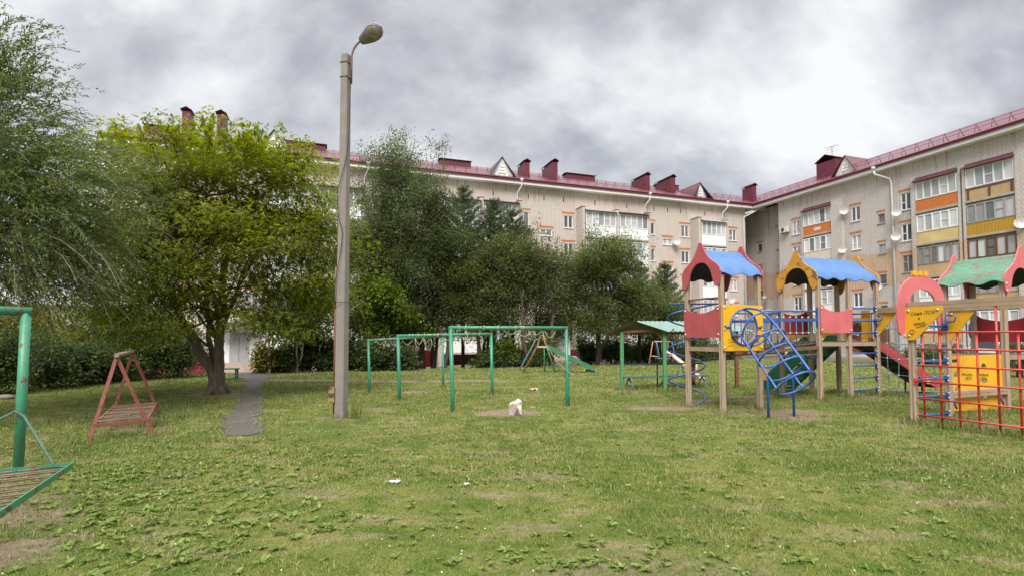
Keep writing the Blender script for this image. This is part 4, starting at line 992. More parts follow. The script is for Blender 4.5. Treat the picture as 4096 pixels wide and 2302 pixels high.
lettering(cb_, 'ЛОХ', oo+ud*-.34+ZV*.755, ud, ZV, .10); lettering(cb_, 'ЕЙ', oo+ud*.17+ZV*.73, ud, ZV, .10)
mb = MB(); a, b = C2+ud*.06-nd*.0, C3-ud*.06; mb.bar(a+ZV*.53, b+ZV*.53, .085, .062); mb.bar(a+ZV*.462, b+ZV*.462, .085, .062); mb.build('beam', WOODX, PS)
mb = MB()
for p, x in ((C2, .10), (C3, -.28)):
    q = p+ud*x-nd*.0+nd*.02; mb.tube([q+ZV*.42, q+ud*.04+ZV*.30, q+ud*.1+ZV*.22], .018, 8)
mb.build('grab_handle', BLUE, PS)
# tower C
cC = (C3+FR)/2; mnear = (C3+C3R)/2+nd*.075; mfar = (FL+FR)/2-nd*.075
onion(mnear, ud, 2.72, PINKL, .64); onion(mfar, ud, 2.72, PINKL, .64)
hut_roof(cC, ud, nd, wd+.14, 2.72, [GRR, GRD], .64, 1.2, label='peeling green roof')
panel('panel', (C3R+FR)/2+ud*.075, nd, wd+.06, 1.52, 2.14, .14, REDP)
deck(cC, wd-.12, wd-.12, 1.27)
for p, q in ((C3, C3R), (FL, FR), (C3, FL), (C3R, FR)):
    d = (q-p).normalized(); beam(p+d*.055, q-d*.055, 1.20, .105)
mb = MB(); mb.tube([FL+ZV*2.36, C3+ZV*2.40], .02, 8); mb.tube([C3+ZV*2.42, C3R+ZV*2.45], .02, 8); mb.build('grab_bar', BLUE, PS)
# rope net between towers B and C
mb = MB(); kb = MB(); a, b = B4+nd*.06, FL-nd*.06; nv = 5; hs = (2.30, 1.88, 1.50, 1.12, .72, .36, .06)
V_ = lambda t, h: (a.lerp(b, t).x+.02*math.sin(9*t+h*3), a.lerp(b, t).y, h-.05*math.sin(math.pi*t)*(h < 2.2))
for i in range(nv):
    t = (i+.75)/(nv+.5); mb.tube([V_(t, h) for h in hs], .012, 6)
for h in hs[1:]:
    mb.tube([V_(t, h) for t in np.linspace(0, 1, 9)], .010, 6)
    for i in range(nv): mb.ball(V_((i+.75)/(nv+.5), h), .022, 8, 1)
mb.build('rope_net', [ROPE, ROPEK], PS)

# ------------------------------------------------------------------ other playground things
GPIPE = pm('green_pipe_paint', (.045, .235, .125), .42, .2, 4, .42, (.13, .065, .04), 8)
GPIPE2 = pm('green_teal_pipe_paint', (.03, .20, .115), .42, .2, 3, .2, (.09, .08, .09), 6)
RUST = pm('rusty_red_paint', (.25, .075, .055), .65, .25, 6, .4, (.12, .06, .035), 9)
RUSTS = pm('rusty_slat', (.23, .155, .115), .8, .3, 8, .4, (.08, .045, .03), 9)
CORD = pm('pale_cord', (.55, .50, .38), .9, .1)
# three frames for drying laundry
fr = [((-1.29, 11.36), (1.33, 12.52), 1.83, 1.86, .045, 'nearest green laundry frame with knotted cords, white bag lying under it'),
      ((-2.92, 13.56), (-.56, 14.70), 1.66, 1.72, .043, 'middle green laundry frame, faded pink patches along its top pipe'),
      ((-4.24, 15.55), (-2.26, 17.19), 1.55, 1.68, .04, 'farthest green laundry frame, nearest to the lamp post')]
for i, (p, q, h0, h1, r, lab_) in enumerate(fr):
    p, q = G(*p), G(*q); ro = root('laundry_frame', (p+q)/2, lab_, 'drying frame', 'green laundry frames on the lawn')
    tp, tq = p+Vector((-.05, 0, h0)), q+Vector((-.03, 0, h1))
    for a, b in ((p, tp), (q, tq)):
        mb = MB(); mb.tube([a-ZV*.2, a+ZV*.4, b], r, 12); mb.build('post', GPIPE2, ro)
    mb = MB(); d = (tq-tp).normalized(); mb.tube([tp-d*r, tq+d*r], r, 12); mb.build('crossbar', GPIPE, ro)
    rr = random.Random(i+3)
    def cord(pts, r_=.006): mb = MB(); mb.tube(pts, r_, 5); mb.build('cord', CORD, ro)
    for k in range(7):
        t = rr.uniform(.06, .94); c = tp.lerp(tq, t); cord([c+(Vector((0, -d.x, 0))*math.cos(x)+ZV*math.sin(x))*(r+.006)+d*.01*math.sin(2*x) for x in np.linspace(0, 2*math.pi, 9)])
    for k in range(4):
        t = rr.uniform(.1, .8); e = min(.97, t+rr.uniform(.06, .16)); s = rr.uniform(.08, .2); a, b = tp.lerp(tq, t), tp.lerp(tq, e)
        cord([a.lerp(b, x)-ZV*(r+s*4*x*(1-x)) for x in np.linspace(0, 1, 7)])
    for k in range(3):
        t = rr.uniform(.1, .9); c = tp.lerp(tq, t)-ZV*r; ln = rr.uniform(.15, .5 if i else .3); cord([c, c+Vector((.03, 0, -ln*.5)), c+Vector((.02+rr.uniform(-.08, .12), .02, -ln))])
    if i == 0:
        c = tp.lerp(tq, .78)-ZV*r; e = G(c.x+1.05, c.y+.3, .45); cord([c, c+Vector((.05, 0, -.3)), c+Vector((.35, .1, -.75)), e])
# near green swing at the left edge
p = Vector((-5.99, 6.39, float(g(-5.99, 6.39)))); sw = root('swing', p, 'green pipe swing at the left edge, its slatted platform hung in front', 'swing')
d = Vector((-.72, -.69, 0)).normalized(); tp = p+Vector((.02, 0, 1.93)); q = p+d*2.6; tq = q+ZV*1.97
for a, b in ((p, tp), (q, tq)):
    mb = MB(); mb.tube([a-ZV*.3, b], .052, 20); mb.build('post', GPIPE, sw)
mb = MB(); mb.tube([tp-d*.052, tq+d*.05], .055, 20); mb.build('crossbar', GPIPE, sw)
T = Vector((-4.42, 5.30, .33)); LL = T+Vector((.80, -1.66, -.005)); UL = T+Vector((-1.15, -.73, -.0)); BL = UL+(LL-T)
def rot(p): return p
mb = MB()
for a, b in ((T, LL), (T, UL), (UL, BL), (LL, BL)): mb.bar(a, b, .012, .055)
so_ = mb.build('platform', GPIPE, sw)
mb = MB(); n = 17
for i in range(1, n):
    a, b = T.lerp(LL, i/n), UL.lerp(BL, i/n); mb.tube([a+ZV*(.012+.006*math.sin(i*2.9)), b+ZV*(.012+.006*math.sin(i*1.9))], .008, 6)
mb.build('slat', RUSTS, so_)
ap = p+Vector((.06, -.075, .70)); mb = MB()
mb.tube([T+Vector((-.12, -.08, .02)), ap.lerp(T, .1)+ZV*.02, ap, ap+Vector((-.04, -.03, .03)), ap+Vector((-.08, -.04, 0)), UL+ZV*.03], .014, 8); mb.build('hanger', pm('dull_green_rod', (.05, .11, .075), .7, .3, 9, .3), sw)
# rusty A-frame
A, B = Vector((-6.52, 8.06, 0)), Vector((-5.98, 8.80, 0)); dp = Vector((-1.41, 2.28, 0)); t1 = Vector((-6.39, 8.44, 1.31)); t2 = t1+dp
A, B = G(A.x, A.y), G(B.x, B.y)
af = root('metal_frame', (A+B)/2+dp/2, 'rusty red A-frame with low slatted platform beside the path', 'swing frame')
for a, b in ((A, t1), (B, t1), (A+dp, t2), (B+dp, t2)):
    mb = MB(); mb.bar(a-ZV*.1, b, .05, .035, up=dp); mb.build('leg', RUST, af)
mb = MB(); dn = dp.normalized(); mb.tube([t1-dn*.06+ZV*.02, t2+dn*.06+ZV*.02], .036, 12); mb.build('top_tube', RUSTS, af)
h = .25; la, lb = A.lerp(t1, h/1.31), B.lerp(t1, h/1.31); mb = MB()
la, lb = la-(lb-la)*.0, lb
for a, b in ((la, lb), (la, la+dp), (lb, lb+dp), (la+dp, lb+dp)): mb.bar(a, b, .03, .05)
po = mb.build('platform', RUST, af); mb = MB(); n = 14
for i in range(1, n): a, b = la+dp*(i/n), lb+dp*(i/n); mb.bar(a+ZV*(.03+.008*math.sin(i*2.3)), b+ZV*(.03+.008*math.sin(i*1.7)), .045, .008)
mb.build('slat', RUSTS, po)
mb = MB(); mb.tube([lb+dp*.35-ZV*.02, G((lb+dp*.35).x+.05, (lb+dp*.35).y)], .012, 6); mb.build('brace', RUST, af)
# lamp post
lp = G(-3.47, 10.65); CONP = pm('lamp_concrete', (.235, .208, .187), .9, .12, 5, .12, (.17, .15, .13), 14, bump=.5)
ls = root('street_lamp', lp, 'tall grey concrete lamp post with one oval lamp head', 'street lamp')
b0, b1, H = .105, .078, 7.5; k = .018; vs = []; rz = R(-16)
for z, hw in ((-.4, b0), (H, b1)):
    for x, y in ((-hw+k, -hw), (hw-k, -hw), (hw, -hw+k), (hw, hw-k), (hw-k, hw), (-hw+k, hw), (-hw, hw-k), (-hw, -hw+k)):
        vs.append(lp+Vector((x*math.cos(rz)-y*math.sin(rz), x*math.sin(rz)+y*math.cos(rz), z)))
mb = MB(); mb.add(vs, [(i, (i+1) % 8, 8+(i+1) % 8, 8+i) for i in range(8)]+[tuple(range(8, 16))]); mb.build('pole', CONP, ls)
mb = MB(); ax = lp+Vector((.125, -.03, 0)); hp = lp+Vector((.165, -.02, 7.66))
mb.tube([ax+ZV*6.88, ax+ZV*7.3, ax+ZV*7.48, ax+Vector((.04, 0, 7.62)), ax+Vector((.12, 0, 7.74)), ax+Vector((.19, -.01, 7.79))], .021, 8)
for z in (7.33, 7.02): mb.tube([lp+Vector((x*math.cos(rz)-y*math.sin(rz), x*math.sin(rz)+y*math.cos(rz), z)) for x, y in ((-.085, -.085), (.085, -.085), (.085, .085), (-.085, .085))], .010, 6, True); mb.bar(lp+Vector((.06, -.04, z)), ax+Vector((0, 0, z)), .03, .02)
mb.build('arm', pm('brown_arm', (.15, .085, .075), .6, .2), ls)
hd = Vector((.80, -.46, .20)).normalized(); s0 = ax+Vector((.17, -.01, 7.77)); fac_n = Vector((-.10, -.80, -.62)); fac_n = (fac_n-hd*fac_n.dot(hd)).normalized(); sdv = hd.cross(fac_n)
vs = []; fs = []; kk = 20; prof_ = [(0, .02), (.02, .07), (.08, .095), (.18, .125), (.30, .155), (.42, .165), (.52, .145), (.58, .10), (.61, .03)]
for x, r_ in prof_:
    for i in range(kk):
        a = 2*math.pi*i/kk; y = math.cos(a)*r_; z = math.sin(a)*r_; z = z*.35 if z > 0 else z*.75
        vs.append(s0+hd*x+sdv*y+fac_n*z)
for j in range(len(prof_)-1):
    for i in range(kk): fs.append((j*kk+i, j*kk+(i+1) % kk, (j+1)*kk+(i+1) % kk, (j+1)*kk+i))
mb = MB(); mb.add(vs, fs, True); mb.add(vs[:kk], [tuple(range(kk))]); ho = mb.build('lamp_head', pm('grey_lamp_housing', (.23, .18, .225), .5, .08, 3), ls)
mb = MB(); c = s0+hd*.40+fac_n*.052; rim = [c+hd*.165*math.cos(a)+sdv*.142*math.sin(a) for a in np.linspace(0, 2*math.pi, 28)[:-1]]
mb.tube(rim, .012, 6, True); mb.build('rim', pm('grey_lamp_housing', (.23, .18, .225)), ho)
mb = MB(); vs = []; 
for j in range(6):
    f = j/5
    for i in range(24): a = 2*math.pi*i/24; vs.append(c+(hd*.16*math.cos(a)+sdv*.138*math.sin(a))*math.cos(f*math.pi/2*.97)+fac_n*.045*math.sin(f*math.pi/2))
mb.add(vs, [(j*24+i, j*24+(i+1) % 24, (j+1)*24+(i+1) % 24, (j+1)*24+i) for j in range(5) for i in range(24)], True); mb.build('lamp_glass', pm('dusty_lamp_glass', (.27, .225, .20), .25, .35, 14), ho)
mb = MB(); cx = lp+Vector((-.135, -.03, 0)); mb.tube([cx-ZV*.1, cx+ZV*3.05], .026, 8); cdo = mb.build('conduit', pm('rusty_pipe', (.16, .07, .04), .7, .25, 8), ls)
mb = MB(); mb.box(cx.x-.085, cx.x+.03, cx.y-.09, cx.y+.02, .32+lp.z, .62+lp.z); mb.build('junction_box', pm('ochre_box', (.30, .19, .085), .7, .25, 8, .5), cdo)
mb = MB(); mb.obox(cx+Vector((-.03, -.093, .47)), Vector((.06, 0, 0)), Vector((0, .004, 0)), Vector((0, 0, .03))); mb.build('box_band', pm('dark_steel', (.06, .06, .065), .4), cdo)
mb = MB(); pts = [ax+Vector((.0, -.03, 6.88)), lp+Vector((.115, -.1, 6.3)), lp+Vector((.10, -.12, 5.5)), lp+Vector((-.05, -.14, 4.75)), lp+Vector((-.10, -.14, 4.62)), lp+Vector((-.07, -.14, 4.1)), lp+Vector((.015, -.14, 3.75)), lp+Vector((-.02, -.14, 3.3)), lp+Vector((-.12, -.12, 2.7)), cx+Vector((0, -.03, 2.2))]
mb.tube(catmull(pts, 6), .008, 6); mb.tube([lp+Vector((x, y, 2.33)) for x, y in ((-.13, -.13), (.12, -.14), (.14, .1), (-.1, .14))], .007, 5, True); mb.build('cable', pm('black_cable', (.02, .02, .02), .6), ls)
# old slide at the back
ors = root('old_slide', G(1.6, 24.6), 'old metal slide with green chute and orange ladder near the trees', 'slide')
OR_ = pm('orange_worn_paint', (.27, .115, .07), .6, .25, 9, .35, (.30, .24, .18), 9); PALE = pm('pale_worn_paint', (.50, .40, .31), .6, .2, 9)
BLW = pm('blue_worn_paint', (.08, .17, .26), .6, .25, 9, .3); GCH = pm('green_chute_paint', (.05, .17, .085), .5, .15, 4, .25, (.1, .08, .06), 6)
p0 = G(1.55, 24.7); pt = lambda x, y, z: Vector((x, y, z+float(g(1.5, 24.7))))
mb = MB(); mb.obox(pt(1.42, 24.7, 1.20), (.22, 0, 0), (0, .3, 0), (0, 0, .03)); pf = mb.build('platform', PALE, ors)
for y, nm in ((24.42, OR_), (24.98, OR_)):
    mb = MB(); mb.tube([pt(.52, y, 0), pt(1.22, y, 1.28), pt(1.30, y, 1.62), pt(1.38, y, 1.74), pt(1.48, y, 1.74), pt(1.58, y, 1.60), pt(1.64, y, 1.2)], .024, 8); mb.build('ladder_rail', nm, ors)
    mb = MB(); mb.tube([pt(.36, y-.02, .12), pt(.45, y-.02, .30), pt(1.10, y-.02, 1.50), pt(1.18, y, 1.58), pt(1.25, y, 1.5)], .02, 8); mb.build('handrail', BLW, ors)
    mb = MB(); mb.tube([pt(1.62, y, 1.2), pt(2.05, y, 0)], .022, 8); mb.tube([pt(1.5, y, 1.2), pt(1.55, y, 0)], .018, 6); mb.build('leg', GPIPE, ors)
mb = MB()
for i in range(1, 8): t = i/8; mb.tube([pt(.52+.70*t, 24.42, 1.28*t), pt(.52+.70*t, 24.98, 1.28*t)], .018, 6)
mb.build('rung', PALE, ors)
mb = MB(); a, b = pt(1.66, 24.7, 1.16), pt(3.85, 24.7, .10); dd = (b-a).normalized(); nn = Vector((0, 1, 0)).cross(dd); 
mb.obox((a+b)/2, (b-a)/2, (0, .24, 0), nn*.012); mb.obox((a+b)/2+Vector((0, -.25, .06)), (b-a)/2, (0, .012, 0), Vector((0, 0, .11))); mb.obox((a+b)/2+Vector((0, .25, .06)), (b-a)/2, (0, .012, 0), Vector((0, 0, .11)))
mb.build('chute', GCH, ors)
for q in ((2.0, 24.5, 2.75), (2.1, 24.9, 2.7), (2.45, 24.5, 2.78)): mb = MB(); mb.tube([pt(q[0], q[1], 0), pt(q[2], q[1], .66)], .02, 6); mb.build('brace', GPIPE, ors)
mb = MB(); mb.obox(pt(3.7, 24.7, .05), (.2, 0, 0), (0, .22, 0), (0, 0, .08)); mb.build('chute_foot', DARKM, ors)
# shelter with corrugated roof
gl, gr_, br2, br1 = G(3.44, 16.35), G(4.64, 15.88), G(7.20, 16.75), G(5.98, 17.25)
sh = root('shelter', (gl+br2)/2, 'green roofed open shelter on posts beside the play structure', 'shelter')
GWOOD = pm('green_painted_post', (.07, .24, .10), .6, .2, 8, .25, (.12, .1, .07), 10); BRW = pm('redbrown_post', (.16, .065, .04), .7, .2, 6)
hp_ = 1.83
for p, m_, hh in ((gl, GWOOD, 1.80), (gr_, GWOOD, 1.87), (br2, BRW, 1.9), (br1, BRW, 1.88)):
    mb = MB(); mb.box(p.x-.05, p.x+.05, p.y-.05, p.y+.05, p.z-.2, p.z+hh); mb.build('post', m_, sh)
mb = MB(); r0 = (gl+gr_)/2; r1 = (br1+br2)/2; ad_ = (r1-r0).normalized(); sdn = (gr_-gl).normalized()
r0 = r0-ad_*.30+ZV*2.13; r1 = r1+ad_*.30+ZV*2.16; 
e_r0, e_r1 = gr_-ad_*.30+sdn*.30+ZV*1.80, br2+ad_*.30+sdn*.3+ZV*1.84; e_l0, e_l1 = gl-ad_*.30-sdn*.35+ZV*1.72, br1+ad_*.3-sdn*.35+ZV*1.76
for a0, a1, b0_, b1_ in ((r0, r1, e_r0, e_r1), (r1, r0, e_l1, e_l0)):
    n = 40; vs = []
    for i in range(n+1):
        t = i/n; wv = ZV*(.014*math.cos(i*math.pi)); vs += [a0.lerp(a1, t)+wv, b0_.lerp(b1_, t)+wv]
    fs = [(2*i, 2*i+1, 2*i+3, 2*i+2) for i in range(n)]; mb.add(vs, fs); mb.add([p-ZV*.012 for p in vs], [f[::-1] for f in fs], False, 1)
mb.build('roof', [pm('teal_roof_sheet', (.165, .25, .222), .75, .12, 3), pm('olive_roof_underside', (.13, .13, .07), .8, .15)], sh)
for p, m_ in ((gl, 1.80), (gr_, 1.87), (br2, 1.9), (br1, 1.88)):
    for s in (-1, 1): mb = MB(); mb.bar(p+ZV*(m_-.38), p+sdn*s*.28+ZV*(m_+.02), .05, .04); mb.build('brace', BRW, sh)
for a, b, z0, z1 in ((gl, gr_, 1.80, 1.86), (br1, br2, 1.86, 1.88)): mb = MB(); mb.bar(a+ZV*z0, b+ZV*z1, .05, .07); mb.build('tie_beam', BRW, sh)
bn = root('bench', gl.lerp(br1, .3), 'long blue-green bench under the green roofed shelter', 'bench'); TEAL = pm('teal_bench_paint', (.03, .135, .15), .5, .2, 6, .2, (.08, .06, .05), 8); DST = pm('dark_blue_steel', (.03, .05, .08), .5, .2)
b0_ = gl+Vector((.03, -.12, .40)); b1_ = b0_+(br2-gr_).normalized()*3.0+Vector((0, -.25, .02))
mb = MB(); mb.bar(b0_, b1_, .32, .035); mb.build('seat', TEAL, bn)
mb = MB(); mb.bar(b0_+Vector((-.05, .25, .38)), b1_+Vector((-.05, .25, .38)), .03, .05); mb.build('backrest', DST, bn)
for t in (.06, .94):
    c = b0_.lerp(b1_, t); z = float(g(c.x, c.y)); mb = MB()
    for s in (-1, 1): mb.bar(c+Vector((0, 0, -.02)), Vector((c.x+.14*s, c.y-.1*s, z)), .035, .035)
    mb.build('leg', BLW, bn)
c = b0_.lerp(b1_, .42)+Vector((0, .25, 0)); mb = MB(); mb.bar(Vector((c.x, c.y, 0)), c+ZV*.38, .04, .04, up=(1, 0, 0)); mb.bar(Vector((c.x, c.y, .0)), c+Vector((.33, .1, -.02)), .035, .035); mb.bar(gl+Vector((-.0, .06, -.1)), gl+Vector((.0, .06, .75)), .06, .06, up=(1, 0, 0)); mb.build('support', DST, bn)
# old swing set and seesaw behind
osw = root('old_swing', G(9.2, 31.4), 'old swing with red and blue A-frames beyond the shelter', 'swing'); LRUST = pm('pale_rust_paint', (.36, .17, .115), .7, .3, 6, .3)
o_ = [G(8.6, 31.4), G(9.85, 32.4)]
for c in o_:
    for s, m_ in ((-1, LRUST), (1, BLW)):
        mb = MB(); mb.tube([Vector((c.x+.1*s-.02, c.y, c.z+1.42)), Vector((c.x+.48*s, c.y+.3*s, c.z-.1))], .035, 7); mb.build('leg', m_, osw)
    mb = MB(); mb.tube([c+Vector((-.26, -.15, .55)), c+Vector((.26, .15, .5))], .025, 6); mb.build('cross_tie', PALE, osw)
mb = MB(); mb.tube([o_[0]+ZV*1.42, o_[1]+ZV*1.42], .03, 7); mb.build('top_bar', PALE, osw)
for t in (.28, .68):
    c = o_[0].lerp(o_[1], t); mb = MB()
    for s in (-.16, .16): mb.tube([c+Vector((s, s*.7, 1.42)), c+Vector((s, s*.7, .42))], .012, 5)
    mb.obox(c+ZV*.40, (.2, .15, 0), (-.1, .13, 0), (0, 0, .02)); mb.build('swing_seat', pm('blue_grey_seat', (.16, .2, .26), .7), osw)
ss = root('seesaw', G(7.1, 20.4), 'worn pale seesaw plank resting on the grass behind the shelter', 'seesaw')
a, b = G(7.3, 20.0, .06), Vector((6.55, 21.9, 1.05)); mb = MB(); mb.bar(a, b, .2, .05); mb.build('plank', pm('pale_pink_board', (.55, .40, .33), .7, .2, 6, .5, (.25, .1, .08), 5), ss)
mb = MB(); c = a.lerp(b, .18); mb.tube([c, c+Vector((.03, 0, .4))], .03, 8); mb.build('handle', PALE, ss)
mb = MB(); d_ = (b-a).normalized(); c = a-d_*.12; mb.tube([c+Vector((-.16, -.08, 0)), c+Vector((.18, -.08, 0)), c+Vector((.2, .14, .04)), c+Vector((-.12, .16, .04))], .018, 6, True); mb.build('seat_frame', RUSTS, ss)
c = a.lerp(b, .62); mb = MB(); mb.tube([G(c.x-.2, c.y, -.1), c, G(c.x+.2, c.y, -.1)], .03, 8); mb.build('pivot', BLW, ss)
# green bench by the box elder, blue bench between trunks, green benches by the right block
def bench(px, py, ln, hh, lab_, m_, rz=0, depth=.35):
    p = at(px, py); bo = root('bench', p, lab_, 'bench'); d = Vector((math.cos(rz), math.sin(rz), 0)); e = Vector((-d.y, d.x, 0)); mb = MB()
    for k in (-1, 0, 1): mb.obox(p+ZV*hh+e*(k*depth/3), d*(ln/2), e*(depth/3*.42), ZV*.02)
    mb.build('seat', m_, bo)
    for s in (-1, 1):
        mb = MB()
        for k in (-1, 1): c = p+d*(s*ln*.42)+e*(k*depth*.36); mb.bar(c-ZV*.1, c+ZV*(hh-.02), .05, .05, up=d)
        mb.bar(p+d*(s*ln*.42)-e*depth*.4+ZV*(hh-.06), p+d*(s*ln*.42)+e*depth*.4+ZV*(hh-.06), .04, .06); mb.build('leg', m_, bo)
    return bo
TG = pm('green_bench_paint', (.02, .13, .085), .5, .2, 6)
bench(906, 1516, .85, .42, 'small green wooden bench behind the box elder trunk', TG, .2)
bench(1860, 1452, 1.6, .42, 'light blue bench between the tree trunks', pm('light_blue_paint', (.12, .42, .55), .5), .1)
bench(2215, 1432, 1.3, .45, 'dark bench near the porch steps behind the old slide', DST, .2)
bench(3590, 1436, 2.6, .45, 'pale green bench by the shrubs near the right-hand block', pm('pale_green_paint', (.22, .42, .27), .6), .3)
bench(3625, 1462, 2.4, .45, 'second pale green bench, the one nearer the slide', pm('pale_green_paint', (.22, .42, .27), .6), .3)
bench(2925, 1418, 2.2, .5, 'far yellow bench seen under the yellow round-hole board', pm('bench_yellow', (.72, .42, .03), .5), .2)
# small litter
m_ = pm('white_bag_plastic', (.47, .42, .38), .6, .14, 8, .42, (.34, .22, .15), 6)
p = G(.05, 10.95); mb = MB(); vs = []; kk = 40; jj = 22
for j in range(jj+1):
    t = j/jj; z = .30*t; w0 = np.interp(t, [0, .12, .3, .6, .85, .97, 1], [.075, .085, .105, .135, .13, .09, .03]); ox = np.interp(t, [0, .3, .6, 1], [-.04, -.015, .01, .03])
    for i in range(kk):
        a = 2*math.pi*i/kk; fold = .05*math.sin(4*a+3*t)+.05*math.sin(9*a-6*t+1)+.03*math.sin(14*a+11*t)+.02*random.uniform(-1, 1)
        q = w0*(1+fold); vs.append(p+Vector((ox+q*math.cos(a), .62*q*math.sin(a), z+.03*math.cos(a)*t+.012*math.sin(6*a))))
mb.add(vs, [(j*kk+i, j*kk+(i+1) % kk, (j+1)*kk+(i+1) % kk, (j+1)*kk+i) for j in range(jj) for i in range(kk)]+[tuple(jj*kk+i for i in range(kk))], True)
mb.tube([p+Vector((.10, -.06, .20)), p+Vector((.12, -.09, .10)), p+Vector((.125, -.11, .03)), p+Vector((.16, -.12, .008))], [.055, .04, .028, .012], 8)
tag(mb.build('plastic_bag', m_), 'crumpled white bag lying on the bare patch under the laundry frame', 'bag')
def crumple(name, p, sx, sy, h, mat, lab_, cat, seed):
    r = random.Random(seed); n = 9; vs = [p+Vector(((i/(n-1)-.5)*sx*(1+.2*r.uniform(-1, 1)), (j/(n-1)-.5)*sy*(1+.2*r.uniform(-1, 1)), r.uniform(.01, h))) for j in range(n) for i in range(n)]
    mb = MB(); f = [(j*n+i, j*n+i+1, (j+1)*n+i+1, (j+1)*n+i) for j in range(n-1) for i in range(n-1)]; mb.add(vs, f, True); mb.add([v-ZV*.004 for v in vs], [q[::-1] for q in f], True); tag(mb.build(name, mat), lab_, cat)
crumple('wrapper', G(.67, 16.06), .24, .16, .09, pm('pink_wrapper', (.50, .30, .26), .5, .2, 20), 'pink and white wrapper on the lawn before the old slide', 'litter', 1)
crumple('wrapper', G(-1.30, 5.83), .115, .07, .03, pm('pale_blue_wrapper', (.50, .66, .76), .5, .15, 30), 'pale blue wrapper lying in the foreground grass', 'litter', 2)
crumple('wrapper', G(*at(1868, 1940).xy), .05, .04, .03, pm('white_scrap', (.75, .74, .72), .5), 'tiny white scrap on the grass right of the blue wrapper', 'litter', 3)
p = at(22, 1594); mb = MB(); mb.ball(p+ZV*.05, .22, 12, 0, (1, .6, .35)); tag(mb.build('stone', pm('pale_stone', (.2, .18, .155), .9, .2, 6)), 'flat pale stone under the shrubs at the left edge', 'stone')
p = at(2130, 1629); mb = MB(); mb.ball(p+ZV*.0, .09, 10, 0, (1, .6, .3)); tag(mb.build('stone', pm('grey_stone', (.2, .185, .165), .9, .2, 6)), 'small grey stone at the right foot of the nearest laundry frame', 'stone')
# cars
def car(c, rz, ln, col, lab_, hgt=1.5, kind=0, group=None):
    ro = root('parked_car', c, lab_, 'car', group, rz)
    prof = [(-.5, .30), (-.5, .62), (-.485, .80), (-.30, .93), (-.17, .98), (-.05, 1.40), (.02, 1.47), (.24, 1.5), (.40, 1.42), (.475, 1.0), (.495, .9), (.5, .35), (.44, .28), (-.44, .28)]
    if kind: prof = [(-.5, .32), (-.5, .66), (-.485, .88), (-.30, .99), (-.20, 1.03), (-.10, 1.42), (-.02, 1.5), (.38, 1.5), (.44, 1.46), (.485, 1.05), (.5, .9), (.5, .4), (.44, .3), (-.44, .3)]
    hw = .86; mb = MB(); P = [(x*ln, z*hgt/1.5) for x, z in prof]; lay = [(0, hw*.97), (1, hw)]
    n = len(P); ys = (-hw, -hw*.9, hw*.9, hw); vs = []
    for y in ys:
        for x, z in P:
            tuck = max(0, (z-.95*hgt/1.5))*.34*(1 if y > 0 else -1); vs.append((x*(1 if abs(y) < hw*.95 else .985), y-tuck, z))
    fs = [(j*n+i, j*n+(i+1) % n, (j+1)*n+(i+1) % n, (j+1)*n+i) for j in range(3) for i in range(n)]+[tuple(range(n))[::-1], tuple(3*n+i for i in range(n))]
    fs = [f[::-1] for f in fs]
    paint = pm(lab_[:14]+'_paint', col, .25, .05, 2, bump=0); mb.add(vs, fs, False); bo = mb.build('body', paint, ro, True)
    gl_ = pm('car_glass', (.03, .035, .04), .06, .1, bump=0, spec=.7)
    for sg in (-1, 1):
        for a, b, t0, t1 in ((-.11, .10, .0, 1), (.12, .36, 0, 1)):
            z0, z1 = 1.0*hgt/1.5, 1.40*hgt/1.5; y0, y1 = hw-.34*.05+.006, hw-.34*.45*hgt/1.5+.006
            mb = MB(); q = [(a*ln+(-.04*ln if a < 0 else 0), sg*y0, z0), (b*ln, sg*y0, z0), (b*ln-(.03*ln if a > 0 else 0), sg*y1, z1), (a*ln+.01, sg*y1, z1)]; mb.add(q, [(0, 1, 2, 3) if sg < 0 else (3, 2, 1, 0)]); mb.add([(x, y-sg*.004, z) for x, y, z in q], [(3, 2, 1, 0) if sg < 0 else (0, 1, 2, 3)]); mb.build('side_window', gl_, ro, True)
    for a, b in (((prof[4][0]+.012, 1.04), (prof[5][0]-.004, 1.38)), ((prof[8][0]+.006, 1.38), (prof[9][0]-.002, 1.06))):
        s = -.012 if a[0] < 0 else .014; mb = MB(); A_ = [(a[0]*ln+s, -hw*.82, a[1]*hgt/1.5), (a[0]*ln+s, hw*.82, a[1]*hgt/1.5), (b[0]*ln+s, hw*.74, b[1]*hgt/1.5), (b[0]*ln+s, -hw*.74, b[1]*hgt/1.5)]
        mb.add(A_, [(3, 2, 1, 0)]); mb.add([(x-s*.3, y, z) for x, y, z in A_], [(0, 1, 2, 3)]); mb.build('windscreen', gl_, ro, True)
    tyre = pm('tyre', (.02, .02, .02), .8); rim_ = pm('rim', (.45, .45, .46), .35, .05, metal=.6)
    for x in (-.31, .30):
        for sg in (-1, 1):
            mb = MB(); mb.tube([(x*ln, sg*(hw-.17), .31), (x*ln, sg*(hw-.02), .31), (x*ln, sg*(hw+.015), .31)], [.31, .31, .28], 20); wo = mb.build('wheel', tyre, ro, True)
            mb = MB(); mb.tube([(x*ln, sg*(hw+.012), .31), (x*ln, sg*(hw+.025), .31)], [.2, .17], 16); mb.build('rim', rim_, wo, True)
    for sg in (-1, 1):
        mb = MB(); mb.box(-.497*ln, -.47*ln, sg*.52, sg*.80, .66*hgt/1.5, .80*hgt/1.5); mb.build('headlight', pm('lamp_clear', (.7, .7, .72), .15), ro, True)
        mb = MB(); mb.box(.478*ln, .505*ln, sg*.58, sg*.82, .78*hgt/1.5, 1.0*hgt/1.5); mb.build('tail_light', pm('lamp_red', (.4, .01, .012), .2), ro, True)
        mb = MB(); mb.box(-.17*ln, -.14*ln, sg*.86, sg*1.02, 1.0*hgt/1.5, 1.13*hgt/1.5); mb.build('wing_mirror', paint, ro, True)
    return ro
